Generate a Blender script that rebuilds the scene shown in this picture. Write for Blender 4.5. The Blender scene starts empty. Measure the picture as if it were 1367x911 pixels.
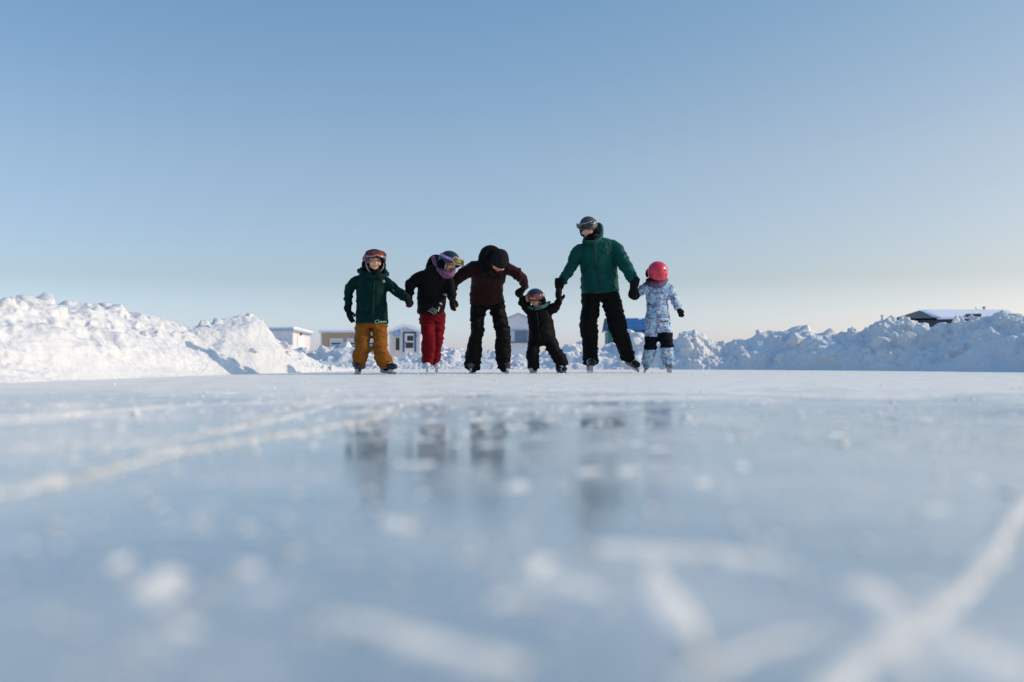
import bpy, bmesh, math, random
import numpy as np
from mathutils import Vector, Matrix, noise
from mathutils.bvhtree import BVHTree
random.seed(7); np.random.seed(7)
R = math.radians
sc = bpy.context.scene
COL = sc.collection

# ------------------------------------------------------------------ camera
F, CX, HZ, CH = 1329.0, 683.5, 482.0, 0.14      # focal length in photo pixels, image centre, horizon row, eye height
cam_d = bpy.data.cameras.new('camera'); cam = bpy.data.objects.new('camera', cam_d); COL.objects.link(cam)
cam.location = (0, 0, CH); cam.rotation_euler = (R(90), 0, 0)
cam_d.sensor_width = 36; cam_d.lens = 36 * F / 1367
cam_d.shift_y = (HZ - 455.5) / 1367
cam_d.clip_start = 0.02; cam_d.clip_end = 20000
cam_d.dof.use_dof = True; cam_d.dof.focus_distance = 11.2; cam_d.dof.aperture_fstop = 1.65
sc.camera = cam

def W(px, py, D):            # measured point of the photo at depth D metres
    return Vector(((px - CX) / F * D, D, CH + (HZ - py) / F * D))
def to_px(v):
    return CX + v.x / v.y * F, HZ - (v.z - CH) / v.y * F
CAMP = Vector((0, 0, CH))

# ------------------------------------------------------------------ world, sun
SUN_EL, SUN_AZ = R(26.5), R(0.5)          # azimuth measured from +x towards +y (behind the skaters)
sdir = Vector((math.cos(SUN_EL) * math.cos(SUN_AZ), math.cos(SUN_EL) * math.sin(SUN_AZ), math.sin(SUN_EL)))
w = bpy.data.worlds.new('World'); sc.world = w; w.use_nodes = True
nt = w.node_tree; bg = nt.nodes['Background']
sky = nt.nodes.new('ShaderNodeTexSky'); sky.sky_type = 'NISHITA'; sky.sun_disc = False
sky.sun_elevation = SUN_EL; sky.sun_rotation = R(90) - SUN_AZ
sky.air_density = 1.0; sky.dust_density = 1.0; sky.ozone_density = 2.0; sky.altitude = 0
hsv = nt.nodes.new('ShaderNodeHueSaturation'); hsv.inputs['Saturation'].default_value = 0.88
nt.links.new(sky.outputs[0], hsv.inputs['Color'])
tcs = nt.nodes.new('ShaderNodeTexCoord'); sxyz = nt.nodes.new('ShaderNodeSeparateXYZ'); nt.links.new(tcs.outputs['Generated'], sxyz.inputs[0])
rmp = nt.nodes.new('ShaderNodeValToRGB'); nt.links.new(sxyz.outputs['Z'], rmp.inputs['Fac'])     # paler and less yellow towards the horizon; unseen zenith boosted to add blue fill
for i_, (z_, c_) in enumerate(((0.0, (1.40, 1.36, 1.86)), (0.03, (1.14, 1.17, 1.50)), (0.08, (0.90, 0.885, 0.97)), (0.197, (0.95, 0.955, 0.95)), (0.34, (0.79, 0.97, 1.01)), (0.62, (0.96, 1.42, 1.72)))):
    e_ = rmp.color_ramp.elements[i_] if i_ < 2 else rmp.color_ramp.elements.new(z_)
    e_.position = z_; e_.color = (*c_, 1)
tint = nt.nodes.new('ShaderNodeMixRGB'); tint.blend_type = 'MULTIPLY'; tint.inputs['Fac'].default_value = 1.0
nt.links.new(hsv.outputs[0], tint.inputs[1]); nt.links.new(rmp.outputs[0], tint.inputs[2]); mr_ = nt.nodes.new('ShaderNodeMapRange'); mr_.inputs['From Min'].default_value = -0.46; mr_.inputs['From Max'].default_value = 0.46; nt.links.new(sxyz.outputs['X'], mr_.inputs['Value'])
rx_ = nt.nodes.new('ShaderNodeValToRGB'); nt.links.new(mr_.outputs[0], rx_.inputs['Fac'])        # whiter and warmer on the sun's side
rx_.color_ramp.elements[0].color = (0.95, 1.0, 1.05, 1); rx_.color_ramp.elements[1].color = (1.07, 0.975, 0.90, 1)
e_ = rx_.color_ramp.elements.new(0.5); e_.color = (0.96, 1.01, 1.04, 1)
tint2 = nt.nodes.new('ShaderNodeMixRGB'); tint2.blend_type = 'MULTIPLY'; tint2.inputs['Fac'].default_value = 1.0
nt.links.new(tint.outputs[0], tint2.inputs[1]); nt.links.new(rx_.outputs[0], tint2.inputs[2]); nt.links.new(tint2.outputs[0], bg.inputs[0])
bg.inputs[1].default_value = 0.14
sun_d = bpy.data.lights.new('sun', 'SUN'); sun = bpy.data.objects.new('sun', sun_d); COL.objects.link(sun)
sun_d.energy = 2.75; sun_d.angle = R(0.5); sun_d.color = (1.0, 0.81, 0.59)
sun.rotation_euler = sdir.to_track_quat('Z', 'Y').to_euler()
sc.view_settings.view_transform = 'Standard'; sc.view_settings.look = 'None'
sc.view_settings.exposure = 0.07; sc.view_settings.gamma = 1.0
try:
    sc.cycles.use_denoising = True; sc.cycles.denoiser = 'OPENIMAGEDENOISE'
    sc.cycles.max_bounces = 6
except Exception: pass

# ------------------------------------------------------------------ materials
def mat(name, col, rough=0.7, var=0.0, vscale=8.0, bump=0.0, bscale=200.0, sheen=0.0, spec=0.3, metal=0.0, coat=0.0, col2=None):
    m = bpy.data.materials.new(name); m.use_nodes = True
    n = m.node_tree.nodes; l = m.node_tree.links; p = n['Principled BSDF']
    p.inputs['Base Color'].default_value = (*col, 1); p.inputs['Roughness'].default_value = rough
    p.inputs['Specular IOR Level'].default_value = spec; p.inputs['Metallic'].default_value = metal
    if sheen: p.inputs['Sheen Weight'].default_value = sheen; p.inputs['Sheen Roughness'].default_value = 0.35; p.inputs['Sheen Tint'].default_value = (*[0.55 + 0.45 * c / max(col) for c in col], 1)
    if coat: p.inputs['Coat Weight'].default_value = coat; p.inputs['Coat Roughness'].default_value = 0.1
    tc = n.new('ShaderNodeTexCoord')
    if var > 0 or col2:
        t = n.new('ShaderNodeTexNoise'); t.inputs['Scale'].default_value = vscale; t.inputs['Detail'].default_value = 6
        l.new(tc.outputs['Object'], t.inputs['Vector'])
        r = n.new('ShaderNodeValToRGB'); l.new(t.outputs['Fac'], r.inputs['Fac'])
        r.color_ramp.elements[0].position = 0.3; r.color_ramp.elements[1].position = 0.7
        c2 = col2 or col
        r.color_ramp.elements[0].color = (*[c * (1 - var) for c in col], 1)
        r.color_ramp.elements[1].color = (*[min(1, c * (1 + var)) for c in c2], 1)
        l.new(r.outputs['Color'], p.inputs['Base Color'])
    if bump > 0:
        t = n.new('ShaderNodeTexNoise'); t.inputs['Scale'].default_value = bscale; t.inputs['Detail'].default_value = 4
        l.new(tc.outputs['Object'], t.inputs['Vector'])
        b = n.new('ShaderNodeBump'); b.inputs['Strength'].default_value = bump; b.inputs['Distance'].default_value = 0.02
        l.new(t.outputs['Fac'], b.inputs['Height']); l.new(b.outputs['Normal'], p.inputs['Normal'])
    return m

def cloth(name, col, rough=0.75, sheen=0.0, spec=0.04, var=0.15):
    return mat(name, col, rough, var=var, vscale=14, bump=0.12, bscale=130, sheen=sheen, spec=spec)

M = {}
M['skin'] = mat('skin', (0.62, 0.34, 0.25), 0.5, var=0.1, vscale=30, spec=0.3)
M['lips'] = mat('lips', (0.42, 0.14, 0.12), 0.45)
M['under'] = cloth('base_layer', (0.01, 0.011, 0.012))
M['eye_white'] = mat('eye_white', (0.42, 0.39, 0.37), 0.3)
M['iris'] = mat('iris', (0.02, 0.014, 0.01), 0.2)
M['black'] = cloth('black_shell_fabric', (0.0055, 0.006, 0.0062), 0.6, spec=0.05)
M['black_glove'] = cloth('black_glove_fabric', (0.009, 0.0095, 0.01), 0.65)
M['brown_leather'] = cloth('brown_leather', (0.16, 0.06, 0.025), 0.6)
M['navy_glove'] = cloth('navy_mitten_fabric', (0.004, 0.009, 0.016), 0.7)
M['dark_green'] = cloth('dark_green_shell', (0.001, 0.019, 0.017), 0.6, spec=0.05, sheen=0.08)
M['teal_green'] = cloth('teal_green_softshell', (0.003, 0.056, 0.046), 0.5, spec=0.06, sheen=0.25)
M['ochre'] = cloth('ochre_canvas', (0.20, 0.073, 0.012), 0.65, spec=0.04, sheen=0.15)
M['red'] = cloth('red_shell_fabric', (0.115, 0.004, 0.008), 0.6, spec=0.04, sheen=0.15)
M['plum'] = cloth('plum_fleece', (0.022, 0.0095, 0.010), 0.8, spec=0.03, sheen=0.25)
M['helmet_navy'] = mat('navy_helmet_shell', (0.012, 0.03, 0.075), 0.3, spec=0.5, var=0.3, vscale=30)
M['helmet_black'] = mat('black_helmet_shell', (0.012, 0.017, 0.026), 0.28, spec=0.5)
M['helmet_grey'] = mat('charcoal_helmet_shell', (0.035, 0.037, 0.043), 0.5, spec=0.4)
M['helmet_pink'] = mat('pink_red_helmet_shell', (0.6, 0.014, 0.05), 0.3, spec=0.5, coat=0.3)
M['dark_plastic'] = mat('dark_plastic', (0.012, 0.012, 0.014), 0.4, spec=0.4)
M['pad'] = cloth('padding', (0.004, 0.005, 0.006))
M['grey_webbing'] = mat('grey_webbing', (0.2, 0.21, 0.22), 0.7)
M['red_strap'] = mat('red_strap', (0.5, 0.04, 0.05), 0.6)
M['purple_strap'] = mat('purple_strap', (0.33, 0.2, 0.5), 0.6, var=0.2, vscale=40, col2=(0.42, 0.2, 0.38))
M['orange_lens'] = mat('orange_mirror_lens', (0.4, 0.075, 0.035), 0.15, metal=0.5, col2=(0.06, 0.012, 0.01), vscale=9)
M['pink_lens'] = mat('rose_mirror_lens', (0.5, 0.2, 0.16), 0.15, metal=0.6, col2=(0.15, 0.05, 0.05), vscale=14)
M['olive_lens'] = mat('yellow_mirror_lens', (0.12, 0.125, 0.035), 0.15, metal=0.5)
M['dark_lens'] = mat('dark_lens', (0.012, 0.012, 0.015), 0.15, spec=0.6)
M['white_plastic'] = mat('white_plastic', (0.7, 0.7, 0.7), 0.4)
M['silver'] = mat('silver_frame', (0.32, 0.32, 0.34), 0.35, metal=0.4)
M['pink_plastic'] = mat('pale_pink_plastic', (0.42, 0.32, 0.35), 0.4)
M['steel'] = mat('steel_runner', (0.5, 0.52, 0.55), 0.25, metal=0.9)
M['boot_black'] = mat('black_skate_boot', (0.012, 0.014, 0.018), 0.45)
M['boot_navy'] = mat('navy_skate_boot', (0.014, 0.024, 0.045), 0.45)
M['boot_white'] = mat('white_skate_boot', (0.5, 0.54, 0.6), 0.4)
M['boot_grey'] = mat('grey_skate_boot', (0.15, 0.17, 0.19), 0.45)
M['boot_charcoal'] = mat('charcoal_skate_boot', (0.045, 0.05, 0.058), 0.6, spec=0.2)
M['holder'] = mat('grey_blade_holder', (0.42, 0.44, 0.46), 0.4)
M['boot_tan'] = mat('tan_skate_boot', (0.4, 0.34, 0.27), 0.5)
M['lace'] = mat('pale_lace', (0.5, 0.5, 0.5), 0.8)
M['mint'] = mat('mint_print', (0.2, 0.42, 0.33), 0.7)
M['white_print'] = mat('white_print', (0.32, 0.33, 0.32), 0.7)
M['zip'] = mat('black_zip', (0.004, 0.006, 0.007), 0.5)
M['pull'] = mat('orange_tab', (0.3, 0.16, 0.05), 0.6)
M['hair'] = mat('brown_hair', (0.035, 0.02, 0.014), 0.6)
M['beanie'] = mat('charcoal_knit', (0.016, 0.017, 0.018), 0.9, bump=0.6, bscale=150, spec=0.05)
M['teal_collar'] = mat('teal_fleece', (0.006, 0.045, 0.047), 0.8, var=0.5, vscale=30, col2=(0.03, 0.12, 0.12))
M['pink_scarf'] = mat('pink_patterned_fleece', (0.15, 0.02, 0.045), 0.85, var=0.4, vscale=38, col2=(0.15, 0.08, 0.15))
M['purple_scarf'] = mat('purple_fleece', (0.13, 0.08, 0.17), 0.85, var=0.3, vscale=40)
M['knee'] = cloth('navy_knee_fabric', (0.006, 0.008, 0.013), 0.7)

def print_suit():
    m = mat('printed_snowsuit_fabric', (0.3, 0.46, 0.58), 0.7, bump=0.25, bscale=90)
    n = m.node_tree.nodes; l = m.node_tree.links; p = n['Principled BSDF']
    tc = n.new('ShaderNodeTexCoord')
    base = n.new('ShaderNodeTexNoise'); base.inputs['Scale'].default_value = 16; base.inputs['Detail'].default_value = 3
    l.new(tc.outputs['Object'], base.inputs['Vector'])
    r0 = n.new('ShaderNodeValToRGB'); l.new(base.outputs['Fac'], r0.inputs['Fac']); e = r0.color_ramp.elements
    e[0].position = 0.4; e[0].color = (0.13, 0.22, 0.42, 1); e[1].position = 0.52; e[1].color = (0.32, 0.5, 0.6, 1)
    cur = r0.outputs['Color']
    for k, (scale, thr, c, off) in enumerate([(18, 0.33, (0.55, 0.6, 0.66), 0.0), (20, 0.30, (0.24, 0.2, 0.42), 3.1), (13, 0.19, (0.5, 0.09, 0.09), 7.7), (17, 0.18, (0.04, 0.06, 0.16), 11.3)]):
        mp = n.new('ShaderNodeMapping'); mp.inputs['Location'].default_value = (off, off * 0.7, off * 1.3)
        l.new(tc.outputs['Object'], mp.inputs['Vector'])
        nz = n.new('ShaderNodeTexNoise'); nz.inputs['Scale'].default_value = 45
        l.new(mp.outputs[0], nz.inputs['Vector'])
        ad = n.new('ShaderNodeMixRGB'); ad.blend_type = 'LINEAR_LIGHT'; ad.inputs['Fac'].default_value = 0.02
        l.new(mp.outputs[0], ad.inputs[1]); l.new(nz.outputs['Color'], ad.inputs[2])
        v = n.new('ShaderNodeTexVoronoi'); v.inputs['Scale'].default_value = scale
        l.new(ad.outputs[0], v.inputs['Vector'])
        lt = n.new('ShaderNodeMath'); lt.operation = 'LESS_THAN'; lt.inputs[1].default_value = thr
        l.new(v.outputs['Distance'], lt.inputs[0])
        mx = n.new('ShaderNodeMixRGB'); l.new(lt.outputs[0], mx.inputs['Fac']); l.new(cur, mx.inputs[1]); mx.inputs[2].default_value = (*c, 1)
        cur = mx.outputs[0]
    l.new(cur, p.inputs['Base Color'])
    return m
M['print'] = print_suit()

def snow_mat(name, col=(0.69, 0.69, 0.69), bump=0.7):
    m = mat(name, col, 0.75, spec=0.2)
    n = m.node_tree.nodes; l = m.node_tree.links; p = n['Principled BSDF']
    p.inputs['Subsurface Weight'].default_value = 0.15; p.inputs['Subsurface Radius'].default_value = (0.6, 0.8, 1.0); p.inputs['Subsurface Scale'].default_value = 0.02
    tc = n.new('ShaderNodeTexCoord')
    a = n.new('ShaderNodeTexNoise'); a.inputs['Scale'].default_value = 22; a.inputs['Detail'].default_value = 8; a.inputs['Roughness'].default_value = 0.65
    l.new(tc.outputs['Object'], a.inputs['Vector'])
    b = n.new('ShaderNodeBump'); b.inputs['Strength'].default_value = bump; b.inputs['Distance'].default_value = 0.03
    l.new(a.outputs['Fac'], b.inputs['Height']); l.new(b.outputs['Normal'], p.inputs['Normal'])
    return m
M['snow'] = snow_mat('packed_snow')
M['field'] = snow_mat('field_snow', (0.82, 0.83, 0.86), 0.3)
M['loose_snow'] = snow_mat('loose_snow', (0.96, 0.89, 0.77), 0.2)
M['roof_snow'] = snow_mat('roof_snow', (0.82, 0.83, 0.86), 0.3)

def ice_mat():
    m = bpy.data.materials.new('rink_ice'); m.use_nodes = True
    n = m.node_tree.nodes; l = m.node_tree.links; p = n['Principled BSDF']
    tc = n.new('ShaderNodeTexCoord'); P = tc.outputs['Object']
    def nz(scale, detail=5, rough=0.55, sx=1, sy=1, rot=0, dist=0.0):
        mp = n.new('ShaderNodeMapping'); mp.inputs['Scale'].default_value = (sx, sy, 1); mp.inputs['Rotation'].default_value = (0, 0, rot)
        l.new(P, mp.inputs['Vector'])
        t = n.new('ShaderNodeTexNoise'); t.inputs['Scale'].default_value = scale; t.inputs['Detail'].default_value = detail
        t.inputs['Roughness'].default_value = rough; t.inputs['Distortion'].default_value = dist
        l.new(mp.outputs[0], t.inputs['Vector']); return t.outputs['Fac']
    def ramp(f, a, b, ca=(0, 0, 0, 1), cb=(1, 1, 1, 1)):
        r = n.new('ShaderNodeValToRGB'); r.color_ramp.elements[0].position = a; r.color_ramp.elements[1].position = b
        r.color_ramp.elements[0].color = ca; r.color_ramp.elements[1].color = cb; l.new(f, r.inputs['Fac']); return r.outputs['Color']
    def math_(op, a, b):
        k = n.new('ShaderNodeMath'); k.operation = op; k.use_clamp = op in ('ADD', 'MULTIPLY')
        for i, s in enumerate((a, b)):
            if isinstance(s, (int, float)): k.inputs[i].default_value = s
            else: l.new(s, k.inputs[i])
        return k.outputs[0]
    # clear ice where the rink was flooded last, scraped frosty ice where it was skated most (towards the far half)
    sep = n.new('ShaderNodeSeparateXYZ'); l.new(P, sep.inputs[0])
    mr = n.new('ShaderNodeMapRange'); mr.inputs['From Min'].default_value = 2.0; mr.inputs['From Max'].default_value = 6.0; mr.interpolation_type = 'SMOOTHSTEP'
    l.new(sep.outputs['Y'], mr.inputs['Value'])
    wear = mr.outputs[0]
    big = nz(1.1, 5, 0.6, 1, 1, 0.3, 0.6)
    mid = nz(5.5, 6, 0.65, 1.6, 0.8, 0.5, 0.8)
    fine = nz(40, 4, 0.6)
    f1 = ramp(math_('ADD', big, math_('MULTIPLY', wear, 0.36)), 0.46, 0.70)
    f2 = ramp(math_('ADD', mid, math_('MULTIPLY', wear, 0.16)), 0.54, 0.70)
    frost = math_('MULTIPLY', math_('ADD', math_('MULTIPLY', f1, 0.75), math_('MULTIPLY', f2, 0.4)), 1.0)
    # old skate scratches, thin and long, in three directions
    scr = None
    for rot, sc_ in ((0.35, 9), (-0.6, 8), (1.35, 11)):
        s = ramp(nz(sc_, 2, 0.5, 0.05, 1.0, rot, 0.25), 0.495, 0.5)
        s2 = ramp(nz(sc_, 2, 0.5, 0.05, 1.0, rot, 0.25), 0.5, 0.508, (1, 1, 1, 1), (0, 0, 0, 1))
        line = math_('MULTIPLY', s, s2)
        scr = line if scr is None else math_('ADD', scr, line)
    frost2 = math_('ADD', math_('ADD', math_('MULTIPLY', frost, 0.92), 0.05), math_('MULTIPLY', scr, 0.35))
    c = n.new('ShaderNodeMixRGB'); l.new(frost2, c.inputs['Fac'])
    deep = ramp(nz(2.3, 4, 0.5), 0.35, 0.65, (0.24, 0.33, 0.385, 1), (0.40, 0.46, 0.48, 1))
    l.new(deep, c.inputs[1])
    l.new(ramp(nz(3.2, 6, 0.6, 1.5, 0.7, 0.9, 0.5), 0.3, 0.7, (0.84, 0.78, 0.68, 1), (0.98, 0.91, 0.79, 1)), c.inputs[2])
    l.new(c.outputs[0], p.inputs['Base Color'])
    rr = n.new('ShaderNodeMapRange'); rr.inputs['To Min'].default_value = 0.075; rr.inputs['To Max'].default_value = 0.55
    l.new(frost2, rr.inputs['Value']); l.new(rr.outputs[0], p.inputs['Roughness'])
    p.inputs['IOR'].default_value = 1.31
    h = math_('ADD', math_('MULTIPLY', mid, 0.5), math_('MULTIPLY', fine, 0.25))
    b = n.new('ShaderNodeBump'); b.inputs['Strength'].default_value = 0.12; b.inputs['Distance'].default_value = 0.005
    l.new(h, b.inputs['Height']); l.new(b.outputs['Normal'], p.inputs['Normal'])
    return m
M['ice'] = ice_mat()

# ------------------------------------------------------------------ object helpers
def link(name, me, m=None, parent=None, smooth=True):
    o = bpy.data.objects.new(name, me); COL.objects.link(o)
    for x in (m if isinstance(m, (list, tuple)) else [m] if m else []): me.materials.append(x)
    if smooth:
        for p in me.polygons: p.use_smooth = True
    if parent is not None:
        o.parent = parent
        q = parent; off = Vector((0, 0, 0))
        while q is not None: off += q.location; q = q.parent
        me.transform(Matrix.Translation(-off)); me.update()
    return o
def bm_obj(name, bm, m, parent=None, smooth=True):
    bmesh.ops.recalc_face_normals(bm, faces=bm.faces[:])
    me = bpy.data.meshes.new(name); bm.to_mesh(me); bm.free()
    return link(name, me, m, parent, smooth)
def thing(name, loc, label, cat, group=None):
    o = bpy.data.objects.new(name, None); COL.objects.link(o); o.location = loc
    o['label'] = label; o['category'] = cat; o.empty_display_size = 0.1
    if group: o['group'] = group
    return o

def smooth_path(ctrl, n):
    """Catmull-Rom through rows of numbers"""
    c = [list(map(float, r)) for r in ctrl]
    if len(c) == 2:
        return [[a + (b - a) * i / n for a, b in zip(*c)] for i in range(n + 1)]
    out = []
    ext = [[2 * a - b for a, b in zip(c[0], c[1])]] + c + [[2 * a - b for a, b in zip(c[-1], c[-2])]]
    for i in range(1, len(ext) - 2):
        p0, p1, p2, p3 = ext[i - 1:i + 3]
        for k in range(n):
            t = k / n
            out.append([0.5 * (2 * b + (c_ - a) * t + (2 * a - 5 * b + 4 * c_ - d) * t * t + (-a + 3 * b - 3 * c_ + d) * t ** 3) for a, b, c_, d in zip(p0, p1, p2, p3)])
    out.append(c[-1]); return out

def tube(bm, rows, n=6, seg=20, ref=Vector((0, 1, 0)), raw=False, round_ends=False):
    """rows: (x,y,z, r_lateral, r_depth)"""
    pts = rows if raw else smooth_path(rows, n)
    if round_ends:
        a, b = pts[0], pts[1]
        def endrow(p, q, k):
            d = Vector(p[:3]) - Vector(q[:3]); d.normalize()
            r = (p[3] + p[4]) / 2 * 0.75
            res = []
            for s, f in ((0.5, 0.85), (0.85, 0.5), (0.98, 0.15)):
                v = Vector(p[:3]) + d * r * s; res.append([*v, p[3] * f, p[4] * f])
            return res
        pts = endrow(pts[0], pts[1], 0)[::-1] + pts + endrow(pts[-1], pts[-2], 1)
    rings = []
    N = len(pts)
    for i, p in enumerate(pts):
        a = Vector(pts[max(i - 1, 0)][:3]); b = Vector(pts[min(i + 1, N - 1)][:3])
        t = (b - a).normalized()
        u = t.cross(ref)
        if u.length < 1e-3: u = t.cross(Vector((1, 0, 0)))
        u.normalize(); v = u.cross(t).normalized()
        c = Vector(p[:3])
        rings.append([bm.verts.new(c + u * (p[3] * math.cos(2 * math.pi * k / seg)) + v * (p[4] * math.sin(2 * math.pi * k / seg))) for k in range(seg)])
    for r0, r1 in zip(rings, rings[1:]):
        for k in range(seg):
            bm.faces.new((r0[k], r0[(k + 1) % seg], r1[(k + 1) % seg], r1[k]))
    bm.faces.new(rings[0][::-1]); bm.faces.new(rings[-1])

def ellipsoid(bm, c, r, rot=None, seg=20, rings=12):
    mt = Matrix.Translation(Vector(c)) @ (rot.to_4x4() if rot is not None else Matrix()) @ Matrix.Diagonal((*r, 1))
    bmesh.ops.create_uvsphere(bm, u_segments=seg, v_segments=rings, radius=1, matrix=mt)

def box(bm, x0, x1, y0, y1, z0, z1, mt=None):
    vs = [bm.verts.new(v) for v in ((x0, y0, z0), (x1, y0, z0), (x1, y1, z0), (x0, y1, z0), (x0, y0, z1), (x1, y0, z1), (x1, y1, z1), (x0, y1, z1))]
    for f in ((0, 3, 2, 1), (4, 5, 6, 7), (0, 1, 5, 4), (1, 2, 6, 5), (2, 3, 7, 6), (3, 0, 4, 7)): bm.faces.new([vs[i] for i in f])
    if mt is not None: bmesh.ops.transform(bm, matrix=mt, verts=vs)
    return vs

def remesh(bm, voxel, smooth=2, disp=None):
    """one continuous skin over everything in bm"""
    bmesh.ops.recalc_face_normals(bm, faces=bm.faces[:])
    me = bpy.data.meshes.new('tmp'); bm.to_mesh(me); bm.free()
    o = bpy.data.objects.new('tmp', me); COL.objects.link(o)
    md = o.modifiers.new('r', 'REMESH'); md.mode = 'VOXEL'; md.voxel_size = voxel
    if smooth:
        s = o.modifiers.new('s', 'SMOOTH'); s.factor = 0.5; s.iterations = smooth
    dg = bpy.context.evaluated_depsgraph_get()
    res = bpy.data.meshes.new_from_object(o.evaluated_get(dg))
    bpy.data.objects.remove(o); bpy.data.meshes.remove(me)
    if disp:
        nv = len(res.vertices)
        nr = [v.normal.copy() for v in res.vertices]
        for v, nn in zip(res.vertices, nr):
            v.co = v.co + nn * disp(v.co, nn)
        res.update()
    return res

def folds(amp=0.007, horiz=1.8, seed=0.0, joints=()):
    """cloth folds: broad sag everywhere, thin pulled ridges that gather round the joints"""
    s = Vector((seed * 3.7, seed * 1.9, seed * 2.3)); o1 = Vector((9, 0, 0)); o2 = Vector((0, 9, 0))
    def f(co, nn):
        wv = Vector((noise.noise(co * 5 + s), noise.noise(co * 5 + s + o1), noise.noise(co * 5 + s + o2))) * 0.06
        c = co + wv
        w_ = 0.42
        for jp, jr in joints:
            d2 = (co - jp).length_squared / (jr * jr)
            if d2 < 6: w_ = max(w_, math.exp(-d2))
        a = max(0.0, 1 - 2.6 * abs(noise.noise(Vector((c.x * 4 + c.z * 2.5, c.y * 4, c.z * 8 * horiz - c.x * 5)) + s)))
        b = max(0.0, 1 - 2.8 * abs(noise.noise(Vector((c.x * 5 - c.z * 3, c.y * 5, c.z * 13 * horiz + c.x * 7)) + s * 2)))
        br = noise.noise(co * 3.2 + s * 3)
        return amp * (0.9 * br + w_ * (1.25 * (a ** 1.5 - 0.33) + 0.75 * (b ** 1.5 - 0.3)))
    return f

def bvh_of(me, off=Vector((0, 0, 0))):
    return BVHTree.FromPolygons([v.co + off for v in me.vertices], [p.vertices[:] for p in me.polygons])

def surf_strip(bm, tree, pxs, D, wd, th=0.004, n=6):
    """a strip of cloth, print or zip lying on a garment; pxs are measured photo points"""
    pts = smooth_path([(a, b) for a, b in pxs], n) if len(pxs) > 2 else smooth_path(pxs, n * 2)
    hits = []
    for a, b in pts:
        d = (W(a, b, D) - CAMP).normalized()
        h = tree.ray_cast(CAMP, d)
        if h[0] is not None:
            nn = h[1] if h[1].dot(d) < 0 else -h[1]
            if nn.dot(-d) < 0.25: nn = (nn - d * 0.6).normalized()
            hits.append((h[0], nn))
    if len(hits) < 2: return
    rows = []
    for i, (p, nn) in enumerate(hits):
        t = hits[min(i + 1, len(hits) - 1)][0] - hits[max(i - 1, 0)][0]
        if t.length < 1e-6: continue
        s = t.normalized().cross(nn).normalized()
        rows.append([bm.verts.new(q) for q in (p + s * wd / 2 - nn * 0.004, p + s * wd / 2 + nn * th, p - s * wd / 2 + nn * th, p - s * wd / 2 - nn * 0.004)])
    for a, b in zip(rows, rows[1:]):
        for k in range(4): bm.faces.new((a[k], a[(k + 1) % 4], b[(k + 1) % 4], b[k]))
    if len(rows) > 1: bm.faces.new(rows[0][::-1]); bm.faces.new(rows[-1])

# ------------------------------------------------------------------ hands
def hand(bm, wrist, d, back, thumb_sign, L, curl, fat=1.0, mitten=False, spread=1.0):
    """palm, four unequal bent fingers and a thumb from the side of the palm"""
    X = d.normalized(); Z = (back - X * back.dot(X)).normalized(); Y = Z.cross(X) * thumb_sign
    def P(x, y, z): return wrist + X * (x * L) + Y * (y * L) + Z * (z * L)
    pl = 0.5
    def row(x, y, z, r1, r2): v = P(x, y, z); return [*v, r1 * L * fat, r2 * L * fat]
    tube(bm, [row(-0.06, 0, 0, .15, .15), row(0.12, 0, 0, .19, .14), row(0.35, 0.01, 0, .23, .13), row(pl, 0, 0, .21, .11)], n=4, seg=16, ref=Z, round_ends=True)
    specs = [(0.165, 0.42, 0.062), (0.055, 0.48, 0.064), (-0.055, 0.44, 0.062), (-0.16, 0.34, 0.055)]
    if mitten: specs = [(0.09, 0.42, 0.12), (-0.07, 0.42, 0.12)]
    for k, (y, ln, r) in enumerate(specs):
        a = 0; c = P(pl - 0.06, y, 0); pts = [[*c, r * L * fat, r * L * fat]]
        dirv = None
        for j, f in enumerate((0.18, 0.42, 0.3, 0.28)):
            a += (curl[min(j, len(curl) - 1)]) * (1 + 0.07 * k)
            v = (X * math.cos(a) - Z * math.sin(a)) + Y * (y * 0.5 * spread * math.cos(a))
            c = c + v.normalized() * (ln * f * L)
            pts.append([*c, r * L * fat * (1 - 0.07 * j), r * L * fat * (1 - 0.07 * j)])
        tube(bm, pts, n=3, seg=10, ref=Y, round_ends=True)
    c0 = P(0.14, 0.13, -0.03); c1 = P(0.28, 0.27, -0.08); c2 = P(0.45, 0.32, -0.14); c3 = P(0.56, 0.27, -0.19)
    tr = 0.07 * L * fat
    tube(bm, [[*c0, tr * 1.3, tr * 1.3], [*c1, tr * 1.1, tr * 1.1], [*c2, tr, tr], [*c3, tr * .85, tr * .85]], n=3, seg=10, ref=Z, round_ends=True)

# ------------------------------------------------------------------ heads, helmets, goggles
def head_frame(c, yaw, pitch, roll):
    return Matrix.Translation(c) @ Matrix.Rotation(R(yaw), 4, 'Z') @ Matrix.Rotation(R(roll), 4, 'Y') @ Matrix.Rotation(R(pitch), 4, 'X')

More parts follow.
